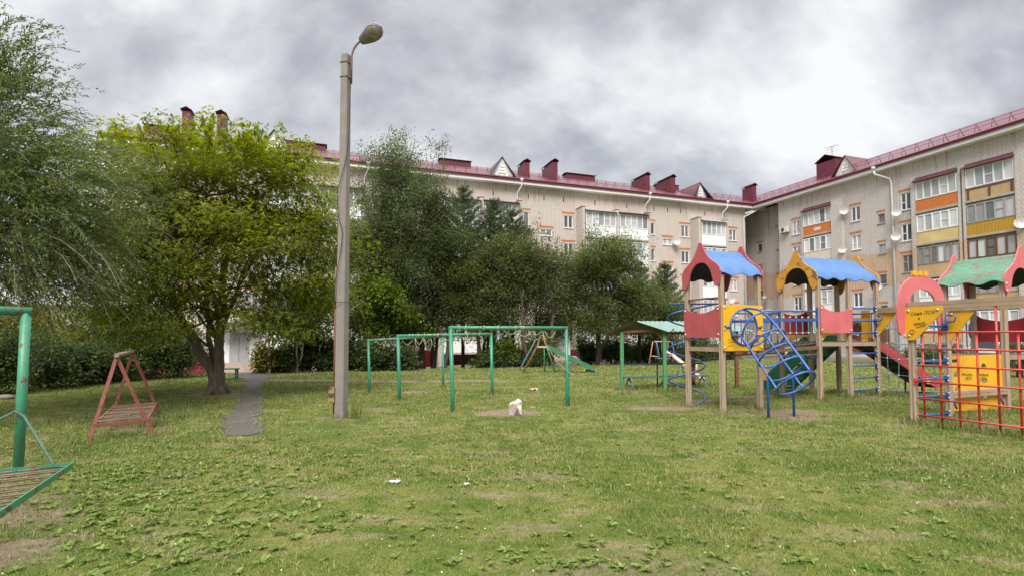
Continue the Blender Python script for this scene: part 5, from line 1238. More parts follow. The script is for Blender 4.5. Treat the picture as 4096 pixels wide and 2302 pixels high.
q = facR(25.3, 5.5); car(G(q[0], q[1], .03), TH-math.pi/2, 4.5, (.70, .70, .70), 'white hatchback parked before the right-hand block', 1.55, 1)
q = fac(-4.7, 5.7); car(G(q[0], q[1], .03), TH, 4.3, (.22, .02, .025), 'dark red car parked close to the porch behind the trees', 1.5, 1)
# distant pale house seen through the willow
hb = root('house', (-46, 44, 0), 'pale distant house with an orange band seen through the willow', 'house', None, R(35))
mb = MB(); mb.box(-9, 9, 0, 8, -1.5, 4.6); mb.build('wall', pm('pale_render', (.62, .60, .57), .8, .06, .5), hb, True)
mb = MB(); mb.prism([[(-.6, 4.6), (4, 6.8), (8.6, 4.6)]], (0, 0, 0), (0, 1, 0), (0, 0, 1), 19); mb.build('roof', pm('grey_roof', (.25, .24, .24), .7), hb, True)
for x in (-6.5, -3, .5, 4, 7): mb = MB(); mb.box(x-.6, x+.6, -.05, -.003, 1.4, 2.9); o = mb.build('window', GLASS, hb, True)
mb = MB(); mb.box(3.0, 5.5, -.08, -.004, 3.2, 3.75); mb.build('band', pm('orange_band', (.72, .26, .03), .5), hb, True)

# ------------------------------------------------------------------ trees and shrubs
BARK = pm('grey_brown_bark', (.135, .105, .08), .95, .35, 7, stretch=(2, 2, .4), bump=.9)
BARKD = pm('dark_bark', (.07, .052, .04), .95, .35, 8, stretch=(2, 2, .4), bump=.9)
def birchm():
    m, nt, b = nodes('birch_bark'); tc = N(nt, 'ShaderNodeTexCoord').outputs['Object']
    n1 = noise(nt, tc, 5, 5, .7, .5, (1, 1, 3.5)); c = ramp(nt, n1, [(.42, (.05, .045, .04)), (.52, (.50, .47, .43)), (.7, (.62, .59, .55))]); L(nt, c, b.inputs['Base Color']); b.inputs['Roughness'].default_value = .8
    return m
BIRCH = birchm()
TWIG = pm('pale_twig', (.24, .205, .165), .9, .25, 6, bump=0)
LF_ELDER = leafmat('box_elder_leaf', [(.125, .16, .018), (.15, .185, .020), (.172, .205, .022), (.195, .22, .026), (.235, .235, .034)], .62, .55, .55)
LF_WILLOW = leafmat('willow_leaf', [(.055, .09, .022), (.075, .115, .028), (.10, .14, .036), (.13, .16, .05), (.16, .16, .04)], .45, .65, .8)
LF_BIRCH = leafmat('birch_leaf', [(.068, .094, .036), (.092, .122, .046), (.118, .148, .058), (.15, .17, .078)], .58, .5, .45)
LF_DARK = leafmat('broad_leaf', [(.058, .086, .026), (.084, .115, .036), (.112, .142, .046), (.145, .168, .06), (.20, .185, .055)], .58, .5, .5)
LF_CHERRY = leafmat('olive_leaf', [(.072, .096, .036), (.10, .124, .046), (.13, .15, .058), (.16, .172, .076)], .58, .5, .5)
LF_MAPLE = leafmat('young_maple_leaf', [(.075, .12, .012), (.10, .15, .015), (.135, .175, .02)], .42, .5, .8)
LF_PINE = leafmat('pine_needle', [(.058, .082, .034), (.08, .108, .042), (.105, .132, .052)], .25, .5, 1.0)
LF_HEDGE = leafmat('hedge_leaf', [(.03, .054, .016), (.048, .076, .021), (.07, .102, .028), (.105, .13, .038)], .45, .5, .7)
LF_YEL = leafmat('yellowing_leaf', [(.07, .09, .015), (.11, .12, .018), (.17, .15, .02), (.28, .19, .02)], .35, .5, .9)

def limb(mb, a, b, r0, r1, sag=.12, n=6, seg=7, seed=None):
    a, b = v3(a), v3(b); r = random.Random(seed if seed is not None else random.random()); d = b-a
    j = Vector((r.uniform(-1, 1), r.uniform(-1, 1), r.uniform(-.2, .8)))*d.length*sag
    pts = [a+d*t+j*math.sin(math.pi*t)+Vector((r.uniform(-1, 1), r.uniform(-1, 1), r.uniform(-1, 1)))*d.length*.018*(0 < k < n) for k, t in enumerate([i/n for i in range(n+1)])]
    mb.tube(pts, [r0+(r1-r0)*(i/n) for i in range(n+1)], seg, cap=False); return pts
def clumps(lobes, n, shell=.5):
    """clump centres spread through ellipsoid lobes, denser to the outside"""
    L_ = np.array([l[:6] for l in lobes], float); wv = np.array([l[3]*l[4]*l[5] if len(l) < 7 else l[6] for l in lobes]); wv = wv/wv.sum()
    k = rng.choice(len(lobes), n, p=wv); d = rdir(n); r = rng.random(n)**shell*(.85+.3*rng.random(n))
    return L_[k, :3]+d*r[:, None]*L_[k, 3:6], d
def boughs(lobes, n, shell, k=13, r=(.46, .46, .19)):
    """foliage gathered on flattened boughs with gaps between them"""
    B_, d = clumps(lobes, max(6, n//k), shell); m_ = len(B_); sz = np.repeat(.65+.7*rng.random(m_), k)[:, None]
    q = rng.normal(size=(m_*k, 3)); q[:, 2] -= .35*(q[:, 0]**2+q[:, 1]**2)-.5
    return np.repeat(B_, k, 0)+q*np.array(r)*sz, np.repeat(d, k, 0)
def sprigs(C, n, step=.17, k=(3, 7), up=.8):
    hi = C[np.argsort(C[:, 2]+rng.random(len(C))*2.5)][-max(n, len(C)//2):]; c = C.mean(0); out = []
    for i in rng.integers(0, len(hi), n):
        d = unit((hi[i]-c)[None]*np.array([1, 1, .4]))[0]*(1-up)+np.array([0, 0, up])+rng.normal(size=3)*.15; m_ = rng.integers(*k)
        for j in range(m_): out.append(hi[i]+d*step*(j+1))
    return np.array(out)
def cluster_leaves(C, per, spread, ln, wd, droop=.2, jit=.5, flat=.7, outd=None):
    n = len(C)*per; base = np.repeat(C, per, 0); o3 = rng.normal(size=(n, 3))*np.array([1, 1, flat])
    sp = np.repeat(np.broadcast_to(spread, len(C)), per)[:, None]
    P = base+o3*sp*.55
    D = unit(unit(o3)*.8+rdir(n)*.7+np.array([0, 0, -droop])); W = unit(np.cross(D, unit(rdir(n)*.6+np.array([0, 0, 1.0]))))
    lnv = ln*(1-jit/2+jit*rng.random(n))
    return leafquads(P, D, W, lnv, lnv*wd/ln, .06)
def merge(parts):
    V_, F_ = [], []; k = 0
    for v, f in parts: V_.append(v); F_.append(f+k); k += len(v)
    return np.concatenate(V_), np.concatenate(F_)
def crown(ro, parts, mat, name='crown'):
    v, f = merge(parts); o3 = off(ro); v = v-np.array([o3.x, o3.y, o3.z])
    return fastmesh(name, v, f, mat, ro)
def compound(C, out, nl, ln, wd, stem):
    """pinnate leaves: leaflets in pairs along a drooping stalk"""
    n = len(C); D = unit(out+rdir(n)*.7+np.array([0, 0, -.25])); S = unit(np.cross(D, unit(rdir(n)*.5+np.array([0, 0, 1.])))); res = []
    st = stem*(.7+.6*rng.random(n))
    for k in range(nl):
        pr = k//2; t = .45+.55*pr/max(1, (nl-1)//2); side = 0 if k == nl-1 else (1 if k % 2 == 0 else -1)
        P = C+D*(st*t)[:, None]+np.array([0, 0, -1])*(st*t*t*.35)[:, None]
        d = unit(D+S*side*.95+np.array([0, 0, -.35])+rdir(n)*.2); W_ = unit(np.cross(d, unit(rdir(n)*.35+np.array([0, 0, 1.]))))
        l = ln*(.75+.5*rng.random(n)); res.append(leafquads(P, d, W_, l, l*wd/ln, .05))
    return res

def tree(name, label, cat, base, lobes, n, per, spread, ln, wd, mat, r0=.16, bark=None, group=None, trunks=1, lean=0, droop=.25, shell=.5, limbs=22, flat=.75, top=None, tw=True):
    base = v3(base); ro = root(name, base, label, cat, group)
    C, d = boughs(lobes, n, shell); C = C[C[:, 2] > float(g(base.x, base.y))+.35]
    parts = [cluster_leaves(C, per, spread*(.6+.8*rng.random(len(C))), ln, wd, droop, .6, flat)]
    S_ = sprigs(C, max(20, n//22)); parts.append(cluster_leaves(S_, 9, .20, ln, wd, droop*.5, .6, 1.0))
    crown(ro, parts, mat)
    mb = MB(); cz = np.array([l[:3] for l in lobes]).mean(0); zt = max(l[2]+l[5]*.5 for l in lobes)
    for k in range(trunks):
        a = base+Vector((random.uniform(-.09, .09)*(trunks > 1), random.uniform(-.08, .08)*(trunks > 1), -.3))
        tp = Vector((cz[0]+random.uniform(-.6, .6)*(trunks > 1)*1.5, cz[1]+random.uniform(-.5, .5)*(trunks > 1), zt if top is None else top))
        pts = limb(mb, a, tp, r0/(trunks**.4), r0*.18, .03, 8, 9)
        for i in range(limbs//trunks):
            c = C[rng.integers(len(C))]; t = .28+.6*random.random(); q = pts[int(t*8)]; c = Vector(c)
            if c.z < q.z-.4: c.z = q.z+.1
            limb(mb, q, c, r0*.30*(1.1-t), .012, .1, 5, 5)
    mb.build('trunk', bark or BARK, ro)
    return ro

# --- box elder
tb_ = at(868, 1572); BE = root('box_elder', tb_, 'big yellow-green box elder with a forked trunk beside the path', 'tree')
cx, cy = tb_.x, tb_.y
lob = [(cx-.4, cy+.2, 5.2, 3.0, 2.6, 2.5), (cx-2.1, cy-.3, 3.6, 2.2, 2.2, 2.2), (cx+1.9, cy-.2, 4.2, 1.8, 2.0, 2.1), (cx-1.5, cy, 5.9, 2.2, 2.1, 2.0), (cx+1.0, cy, 6.0, 1.7, 1.8, 1.55), (cx+2.5, cy-.4, 2.9, 1.0, 1.3, 1.25), (cx-.4, cy-1.2, 3.0, 2.6, 1.4, 1.3), (cx-3.1, cy+.3, 2.6, 1.3, 1.5, 1.4), (cx+2.9, cy+.3, 5.2, .9, 1.2, 1.3), (cx+1.2, cy-1.0, 2.4, 1.6, 1.1, .9), (cx-2.2, cy+.2, 6.1, 1.3, 1.5, 1.5), (cx+1.9, cy+.1, 6.0, 1.3, 1.4, 1.4), (cx-3.0, cy, 4.6, 1.3, 1.5, 1.6), (cx+2.9, cy, 4.2, 1.0, 1.3, 1.3), (cx+2.2, cy-.6, 1.9, 1.0, 1.0, .7), (cx+2.7, cy, 4.9, .8, 1.2, 1.1), (cx+2.9, cy-.2, 3.3, .7, 1.2, 1.0), (cx+.4, cy, 6.6, 1.6, 1.4, .9), (cx+2.2, cy+.1, 6.7, .8, 1.0, .8), (cx+2.4, cy-.4, 2.2, .9, 1.1, .8), (cx+3.2, cy+.4, 5.3, .7, 1.0, .9), (cx-3.3, cy-.4, 3.4, 1.0, 1.2, 1.3), (cx-3.2, cy-.4, 2.0, 1.0, 1.2, .8), (cx-1.8, cy-.6, 1.9, 1.2, 1.2, .7), (cx+3.8, cy-.1, 3.5, .45, .6, .4), (cx+3.4, cy+.2, 4.4, .6, .9, .6)]
C, d = boughs(lob, 4000, .55, 10, (.36, .36, .15)); ok = (C[:, 2] > 1.35+.5*rng.random(len(C))) & (C[:, 2] < 7.8); C, d = C[ok], d[ok]
per = 9; n = len(C)*per; P = np.repeat(C, per, 0)+rng.normal(size=(n, 3))*np.array([.22, .22, .10]); OD = np.repeat(unit(d*np.array([1, 1, .5])), per, 0)
parts = compound(P, OD, 5, .086, .038, .15)
sh_ = []                                         # long shoots standing above the crown
for k in range(95):
    a = rng.random()*6.28; r = rng.random()**.5*3.0; x, y = cx-.3+r*math.cos(a), cy+r*math.sin(a)*.8
    zt = 5.3+2.2*math.sqrt(max(0, 1-(r/3.9)**2)); m_ = rng.integers(3, 9)
    for j in range(m_): sh_.append((x+.03*j*math.cos(a), y+.03*j*math.sin(a), zt+.12*j-.25))
sh_ = np.array(sh_); parts += compound(np.repeat(sh_, 3, 0)+rng.normal(size=(len(sh_)*3, 3))*.05, rdir(len(sh_)*3), 5, .12, .055, .16)
crown(BE, parts, LF_ELDER)
mb = MB(); B0 = tb_
mb.tube([B0+Vector((0, 0, -.3)), B0+Vector((.0, 0, .05)), B0+Vector((-.02, 0, .35)), B0+Vector((-.01, 0, .62))], [.29, .26, .215, .21], 14)
st = []
for (dx, dy, dz, ra) in ((-1.25, -.2, 2.7, .15), (-.45, .2, 3.4, .12), (.15, -.1, 3.6, .15), (.30, .5, 3.2, .10), (-.75, .6, 2.9, .10)):
    p = limb(mb, B0+Vector((dx*.07, dy*.1, .42)), B0+Vector((dx, dy, dz)), ra, ra*.55, .06, 8, 10); st.append((p, ra*.55))
    e = p[-1]; q = limb(mb, e, e+Vector((dx*.9+random.uniform(-.5, .5), dy+random.uniform(-.5, .5), 2.6)), ra*.55, .02, .08, 7, 8); st.append((q, ra*.4))
for k in range(70):
    p, ra = st[k % len(st)]; c = Vector(C[rng.integers(len(C))]); q = p[3+k % (len(p)-3)]
    if (c-q).length < 4.2: limb(mb, q, c, .04, .008, .12, 6, 5)
for k in range(7): a = k*.9+.3+.3*math.sin(k*2.1); mb.tube([B0+Vector((.2*math.cos(a), .2*math.sin(a), .22)), B0+Vector((.32*math.cos(a), .32*math.sin(a), .02)), B0+Vector((.52*math.cos(a), .52*math.sin(a), -.06))], [.10, .06, .015], 7)
k0 = len(mb.f)
for k in range(40):
    c = Vector(C[rng.integers(len(C))]); c.y -= .3; e = c+Vector((random.uniform(-.7, .7), random.uniform(-.6, .1), random.uniform(-.7, .2))); limb(mb, c, e, .014, .004, .15, 5, 5)
mb.mi[k0:] = [1]*(len(mb.f)-k0); mb.build('trunk', [BARK, TWIG], BE)
# --- willow (trunk is outside the photograph)
wb = G(-11.2, 9.6); WI = root('willow', wb, 'willow with narrow grey-green leaves at the left edge', 'tree')
wl = [(-10.6, 9.6, 4.4, 2.9, 2.2, 2.1), (-8.9, 9.5, 4.0, 1.9, 1.5, 1.5), (-11.3, 9.6, 5.6, 2.4, 1.8, 1.75), (-9.5, 9.2, 3.0, 1.6, 1.3, 1.0), (-9.3, 9.7, 4.9, 1.3, 1.2, .8), (-8.3, 9.3, 3.4, 1.0, 1.1, 1.1), (-9.6, 9.5, 6.3, .9, 1.0, .9), (-7.7, 9.4, 4.6, .7, .9, .7), (-10.0, 9.5, 6.9, 1.0, 1.0, .9), (-8.6, 9.5, 2.9, 1.0, 1.0, .8)]
C, d = clumps(wl, 4300, .6); C = C[C[:, 2] > 1.9]; n = len(C); parts = []; mbt = MB()
D0 = unit((C-np.array([-11.0, 9.6, 4.3]))*np.array([1, 1, .8])+rdir(n)*1.6+np.array([0, 0, .35])); LN_ = .55+.6*rng.random(n)
NL = 26
for j in range(NL):
    t = j/NL; P = C+D0*(LN_*t)[:, None]+np.array([0, 0, -1])*(LN_*t*t*.42)[:, None]
    tang = unit(D0+np.array([0, 0, -1])*(2*t*.42)); sd_ = unit(np.cross(tang, rdir(n)))
    dd = unit(tang*.85+sd_*.65+np.array([0, 0, -.12])); W_ = unit(np.cross(dd, rdir(n)+np.array([0, 0, .8]))); l = .10*(.7+.6*rng.random(n))*(1-.3*t)
    parts.append(leafquads(P+rdir(n)*.02, dd, W_, l, l*.27, .04))
crown(WI, parts, LF_WILLOW)
mb = MB(); tr = [limb(mb, wb+Vector((0, 0, -.3)), wb+Vector((.3, 0, 2.2)), .28, .2, .04, 6, 12)]
for k in range(7): a = k*.9; e = wb+Vector((2.0*math.cos(a), 1.6*math.sin(a), 4.2+.5*math.sin(k*2))); tr.append(limb(mb, tr[0][-1], e, .12, .03, .1, 7, 8))
for k in range(120):
    i = rng.integers(n); c = Vector(C[i]); p = tr[1+k % 7]; q = p[2+k % 6]
    if (c-q).length < 2.6: limb(mb, q, c, .025, .008, .12, 5, 5)
k0 = len(mb.f)
for i in range(0, n, 4):
    c = Vector(C[i]); dv = Vector(D0[i]); l = LN_[i]; mb.tube([c+dv*l*t+Vector((0, 0, -l*t*t*.42)) for t in (0, .35, .7, 1)], [.006, .005, .004, .002], 4, cap=False)
mb.mi[k0:] = [1]*(len(mb.f)-k0); mb.build('trunk', [BARKD, TWIG], WI)
# --- birch and its dense neighbours
def X(px, Y): return (px*1.59006-CX)/F*Y         # metres across for a photo column at distance Y
def H_(py, Y): return EYE+(1352-py*1.59006)/F*Y
def lobe(px, py, Y, rx, rz, ry=None): return (X(px, Y), Y, H_(py, Y), rx, ry or rx, rz)
Y = 30.0
bl = [lobe(1005, 420, Y, 1.15, 2.2), lobe(960, 440, Y, 1.0, 2.2), lobe(1000, 560, Y, 2.1, 2.6), lobe(1050, 500, Y, 1.5, 2.0), lobe(940, 600, Y, 1.5, 2.2), lobe(1090, 590, Y, 1.3, 1.8), lobe(1010, 700, Y, 2.3, 2.2), lobe(1000, 790, Y, 2.4, 1.6), lobe(1004, 345, Y, .35, 1.0), lobe(935, 370, Y, .5, .9), lobe(1085, 420, Y, .5, 1.2), lobe(1105, 560, Y, 1.2, 1.7), lobe(1095, 490, Y, .9, 1.3), lobe(1130, 640, Y, 1.0, 1.4), lobe(910, 480, Y, .9, 1.6), lobe(1010, 400, Y, .9, 1.6)]
tree('birch', 'tall slim birch right of the lamp post, its tip above the roof', 'tree', G(X(1010, Y), Y), bl, 3700, 30, .46, .105, .068, LF_BIRCH, .17, BIRCH, None, 2, 0, .5, .6, 40, .9, H_(345, Y))
Y = 29.0
tree('leafy_tree', 'dark leafy tree at the left foot of the birch, behind the lamp post', 'tree', G(X(925, Y), Y), [lobe(905, 640, Y, 1.6, 2.4), lobe(960, 690, Y, 1.7, 2.0), lobe(880, 560, Y, .9, 1.6), lobe(920, 810, Y, 2.2, .9), lobe(900, 760, Y, 1.5, 1.6), lobe(860, 720, Y, 1.3, 1.8), lobe(960, 780, Y, 1.6, 1.2)], 1400, 29, .50, .112, .078, LF_DARK, .16, BARKD, 'leafy trees before the long block', 2)
Y = 31.5
tree('leafy_tree', 'leafy tree with an olive crown between birch and pines, behind the laundry frames', 'tree', G(X(1090, Y), Y), [lobe(1080, 660, Y, 1.7, 1.9), lobe(1040, 760, Y, 2.0, 1.5), lobe(1120, 770, Y, 1.8, 1.5), lobe(1130, 700, Y, 1.2, 1.5), lobe(1050, 820, Y, 2.0, .9), lobe(1120, 620, Y, 1.0, 1.4)], 1300, 29, .50, .112, .078, LF_CHERRY, .17, BARKD, 'leafy trees before the long block', 3)
Y = 31.0
tree('leafy_tree', 'broad leafy tree with a few yellow leaves under the pines', 'tree', G(X(1215, Y), Y), [lobe(1200, 720, Y, 2.0, 1.9), lobe(1270, 700, Y, 1.9, 2.2), lobe(1150, 770, Y, 1.5, 1.3), lobe(1240, 800, Y, 2.2, 1.1), lobe(1300, 640, Y, 1.1, 1.4)], 1700, 29, .50, .112, .078, LF_DARK, .17, BARKD, 'leafy trees before the long block', 3)
Y = 32.0
tree('leafy_tree', 'leafy tree reaching the balconies just left of the widest crown', 'tree', G(X(1350, Y), Y), [lobe(1340, 660, Y, 1.4, 1.7), lobe(1360, 740, Y, 1.9, 1.7), lobe(1340, 610, Y, .9, .8), lobe(1380, 810, Y, 1.9, .9), lobe(1400, 680, Y, 1.2, 1.3)], 1000, 29, .50, .112, .078, LF_CHERRY, .15, BARKD, 'leafy trees before the long block', 2)
Y = 33.0
tree('leafy_tree', 'widest leafy tree, standing over the old slide', 'tree', G(X(1500, Y), Y), [lobe(1480, 660, Y, 2.0, 1.8), lobe(1540, 650, Y, 1.6, 1.6), lobe(1440, 740, Y, 1.8, 1.7), lobe(1540, 750, Y, 2.2, 1.6), lobe(1600, 760, Y, 1.5, 1.4), lobe(1500, 810, Y, 2.4, 1.1), lobe(1500, 610, Y, .9, .7), lobe(1420, 640, Y, .8, 1.0), lobe(1580, 640, Y, .6, .8)], 2300, 29, .50, .112, .078, LF_DARK, .2, BARKD, 'leafy trees before the long block', 3)
Y = 35.0
tree('leafy_tree', 'lower leafy tree behind the green shelter roof', 'tree', G(X(1660, Y), Y), [lobe(1640, 770, Y, 1.5, 1.3), lobe(1690, 800, Y, 1.5, 1.2), lobe(1620, 820, Y, 1.5, .9)], 850, 34, .48, .112, .078, LF_DARK, .14, BARKD, 'leafy trees before the long block', 2)
# pines
def pine(px, ptop, pbot, Y, w_, lab_, seed):
    r = np.random.default_rng(seed); b_ = G(X(px, Y), Y); ro = root('pine', b_, lab_, 'tree', 'pines before the long block'); zt, zb = H_(ptop, Y), H_(pbot, Y); mb = MB()
    mb.tube([b_-ZV*.3, Vector((b_.x, b_.y, zb)), Vector((b_.x+.05, b_.y, (zb+zt)/2)), Vector((b_.x, b_.y, zt))], [.12, .10, .06, .012], 8); P, D, S = [], [], []
    z = zb
    while z < zt-.15:
        t = (zt-z)/(zt-zb); rad = w_*min(1, .10+t**.8*1.05)*(.8+.35*r.random()); nb = 6
        for k in range(nb):
            a = 2*math.pi*k/nb+r.random()*1.0; dv = np.array([math.cos(a), math.sin(a), .32+.25*(1-t)]); dv /= np.linalg.norm(dv); rl = rad*(.7+.5*r.random())
            c0_ = np.array([b_.x, b_.y, z]); pts = [Vector(c0_+dv*rl*s+np.array([0, 0, .16*rl*s*s])) for s in (0, .5, 1)]; mb.tube(pts, [.022, .014, .006], 4, cap=False)
            for s in np.linspace(.22, 1.05, max(4, int(rl/.10))):
                cc_ = c0_+dv*rl*s+np.array([0, 0, .16*rl*s*s]); m_ = 26; P.append(np.repeat(cc_[None], m_, 0)+r.normal(size=(m_, 3))*.06); q = r.normal(size=(m_, 3)); D.append(q/np.linalg.norm(q, axis=1, keepdims=True)+dv*.9+np.array([0, 0, .35]))
        z += .34+.1*r.random()
    for k in range(4): P.append(np.repeat(np.array([[b_.x, b_.y, zt-.09*k]]), 14, 0)+r.normal(size=(14, 3))*.04); D.append(r.normal(size=(14, 3))*.6+np.array([0, 0, 1.]))
    P = np.concatenate(P); D = unit(np.concatenate(D)); W_ = unit(np.cross(D, rdir(len(D)))); l = .17*(.7+.6*r.random(len(P)))
    crown(ro, [leafquads(P, D, W_, l, .030)], LF_PINE); mb.build('trunk', BARKD, ro)
pine(1165, 472, 760, 32.5, 2.3, 'leftmost pine with a pointed top beside the birch', 1)
pine(1243, 500, 760, 33.0, 2.2, 'middle pine, its tip in front of the balcony glass', 2)
pine(1290, 528, 770, 32.0, 2.1, 'rightmost of the three tall pines, before a balcony edge', 3)
pine(1608, 655, 820, 36.0, 1.5, 'small pine right of the widest leafy tree', 4)
pine(1672, 668, 830, 37.0, 2.0, 'bushy small pine next to the red and blue play tower roof', 5)
pine(2560, 862, 930, 21.5, .8, 'dark little conifer at the right edge before the white car', 6)
# young maples, birch stems
Y = 27.5
tree('young_maple', 'young bright green maple left of the laundry frames', 'tree', G(X(965, Y), Y), [lobe(960, 770, Y, 1.0, 1.1), lobe(930, 800, Y, .8, .8), lobe(1000, 800, Y, .8, .8), lobe(965, 730, Y, .6, .6)], 240, 20, .38, .17, .12, LF_MAPLE, .08, BARK, None, 1, limbs=10)
Y = 24.0
tree('birch', 'slim birch with white stem and low crown right of the path end', 'tree', G(X(678, Y), Y), [lobe(690, 800, Y, 1.1, 1.0), lobe(660, 780, Y, .9, 1.0), lobe(720, 820, Y, .9, .7)], 260, 18, .38, .13, .09, LF_DARK, .085, BIRCH, 'slim white-stemmed birches', 1, limbs=10)
Y = 25.2
tree('birch', 'leaning white birch stem among dark bushes, left of the lamp post', 'tree', G(X(742, Y), Y), [lobe(740, 790, Y, 1.3, 1.2), lobe(790, 780, Y, 1.2, 1.3), lobe(820, 730, Y, 1.1, 1.3)], 380, 18, .40, .13, .09, LF_BIRCH, .085, BIRCH, 'slim white-stemmed birches', 2, limbs=12)
Y = 25.5
for i, (px, hh) in enumerate(((1008, 3.4), (1210, 4.2), (1062, 3.6), (1327, 4.4), (1120, 4.0), (1385, 4.2))):
    Yq = 29.5+.6*(i % 3); p = G(X(px, Yq), Yq); ro = root('bare_trunk', p, ['thin dark trunk left of the tall laundry frame post', 'dark trunk right of the light blue bench', 'stout grey trunk at the right post of the farthest laundry frame', 'dark trunk with slender side stems left of the old slide', 'dark trunk through the view of the light blue bench', 'pale trunk behind the ladder of the old slide'][i], 'tree trunk', 'trunks under the leafy canopy')
    mb = MB(); limb(mb, p-ZV*.3, p+Vector((random.uniform(-.3, .3), .2, hh)), [.10, .14, .24, .12, .15, .17][i], .06, .03, 8, 9); mb.build('trunk', BARKD if i != 5 else BARK, ro)
    mb = MB()
    for k in range(3): limb(mb, p+ZV*hh*(.55+.1*k), p+Vector((random.uniform(-.8, .8), random.uniform(-.3, .3), hh*.95)), .03, .01, .1, 5, 5)
    mb.build('limb', BARKD, ro)
# shrubs
def shrub(name, label, p, rx, rz, n, per, ln, wd, mat, group=None, ry=None, lobes=3, shell=.6):
    p = v3(p); ro = root(name, p, label, 'shrub', group); ry = ry or rx
    lb = [(p.x+random.uniform(-.5, .5)*rx, p.y+random.uniform(-.4, .4)*ry, p.z+rz*random.uniform(.45, .65), rx*random.uniform(.55, .8), ry*random.uniform(.5, .75), rz*random.uniform(.42, .56)) for _ in range(lobes)]+[(p.x, p.y, p.z+rz*.35, rx*.95, ry*.9, rz*.38)]
    C, d = clumps(lb, n, shell); C = C[C[:, 2] > p.z+.06]
    parts = [cluster_leaves(C, per, .17+.12*rng.random(len(C)), ln, wd, .25, .6, .8)]; S_ = sprigs(C, 26, .11, (2, 6)); parts.append(cluster_leaves(S_, 7, .14, ln, wd, .1, .6, 1.0)); crown(ro, parts, mat, 'foliage'); mb = MB()
    for k in range(9): c = Vector(C[rng.integers(len(C))]); limb(mb, p+Vector((random.uniform(-.2, .2)*rx, random.uniform(-.2, .2)*ry, -.1)), c, .02, .006, .1, 5, 5)
    mb.build('stem', BARKD, ro); return ro
shp = [(-40, 1000, 1.25, 1.9, LF_HEDGE, 'dark shrub at the left edge behind the green swing'), (130, 985, 1.2, 1.75, LF_HEDGE, 'dense dark shrub just right of the green swing post'), (215, 975, 1.1, 1.35, LF_HEDGE, 'low spreading shrub between swing post and rusty frame'), (300, 968, 1.1, 1.5, LF_HEDGE, 'shrub left of the rusty frame with reddish gaps behind'), (380, 962, 1.3, 2.3, LF_HEDGE, 'tall black-green shrub behind the rusty frame'), (455, 956, 1.2, 2.2, LF_HEDGE, 'dark shrub filling the gap left of the box elder trunk')]
for i, (px, py, rx, rz, m_, lb_) in enumerate(shp): p = at(px*1.59, py*1.59-14); shrub('shrub', lb_, p, rx, rz, 330, 15, .10, .062, m_, 'dark shrubs along the left of the lawn', 1.0)
for px, Yq, rx, rz, m_, lb_ in ((30, 19, 2.0, 2.6, LF_YEL, 'yellowing bush behind the dark shrubs at far left'), (230, 21, 2.0, 2.9, LF_CHERRY, 'greyish bush seen between the dark shrubs'), (330, 24, 2.2, 3.2, LF_HEDGE, 'large dark bush under the box elder branches'), (430, 24, 2.0, 3.2, LF_HEDGE, 'second large dark bush, nearer to the box elder trunk'),
        (674, 24.2, .62, 1.2, LF_YEL, 'yellow-green bush beside the path end'), (700, 24.6, .8, 1.1, LF_HEDGE, 'dark low bush between the white birch stems'), (790, 26.5, 1.7, 2.2, LF_HEDGE, 'dark bush left of the lamp post'), (840, 25.8, .9, 1.2, LF_HEDGE, 'low bush at the lamp post side of the dirt track'), (945, 26.2, 1.3, 1.4, LF_HEDGE, 'low dark bush inside the farthest laundry frame'), (1000, 26.6, 1.2, 1.1, LF_HEDGE, 'low dark bush left of the tall laundry post'), (890, 27, 1.3, 1.9, LF_HEDGE, 'dark bush touching the lamp post on its right'),
        (1265, 30.5, 1.6, 1.9, LF_MAPLE, 'bright bush in the shade behind the middle laundry frame'), (1345, 30.8, 1.4, 1.9, LF_MAPLE, 'bright bush left of the old slide ladder'), (1230, 29.0, 1.0, .7, LF_HEDGE, 'small ground bush behind the nearest laundry frame'), (1310, 29.5, 1.1, .8, LF_HEDGE, 'small ground bush left of the old slide foot'), (1480, 34.5, .9, 1.8, LF_HEDGE, 'very dark bush right of the porch steps'), (1545, 35.5, 1.6, 2.0, LF_HEDGE, 'dark bush at the left shelter post'), (1600, 38.0, 1.4, 1.6, LF_MAPLE, 'bright green bush seen through the shelter'), (1655, 38, 1.8, 2.3, LF_HEDGE, 'dark bush between the shelter posts'), (1735, 39.5, 2.0, 2.2, LF_HEDGE, 'dark bush behind the red tower panel'), (1820, 41.5, 1.6, 1.5, LF_HEDGE, 'far dark bush seen under the yellow round-hole board'),
        (2236, 33, .8, 1.0, LF_CHERRY, 'small flower bush by the right-hand block left of the arch post'), (2330, 33, 1.3, .9, LF_CHERRY, 'low flower bush behind the rope net'), (2420, 30, 1.0, .9, LF_HEDGE, 'low dark bush by the white car')):
    shrub('shrub', lb_, G(X(px, Yq), Yq), rx, rz, int(150+120*rx*rz), 13, .13, .085, m_, 'bushes around the yard')
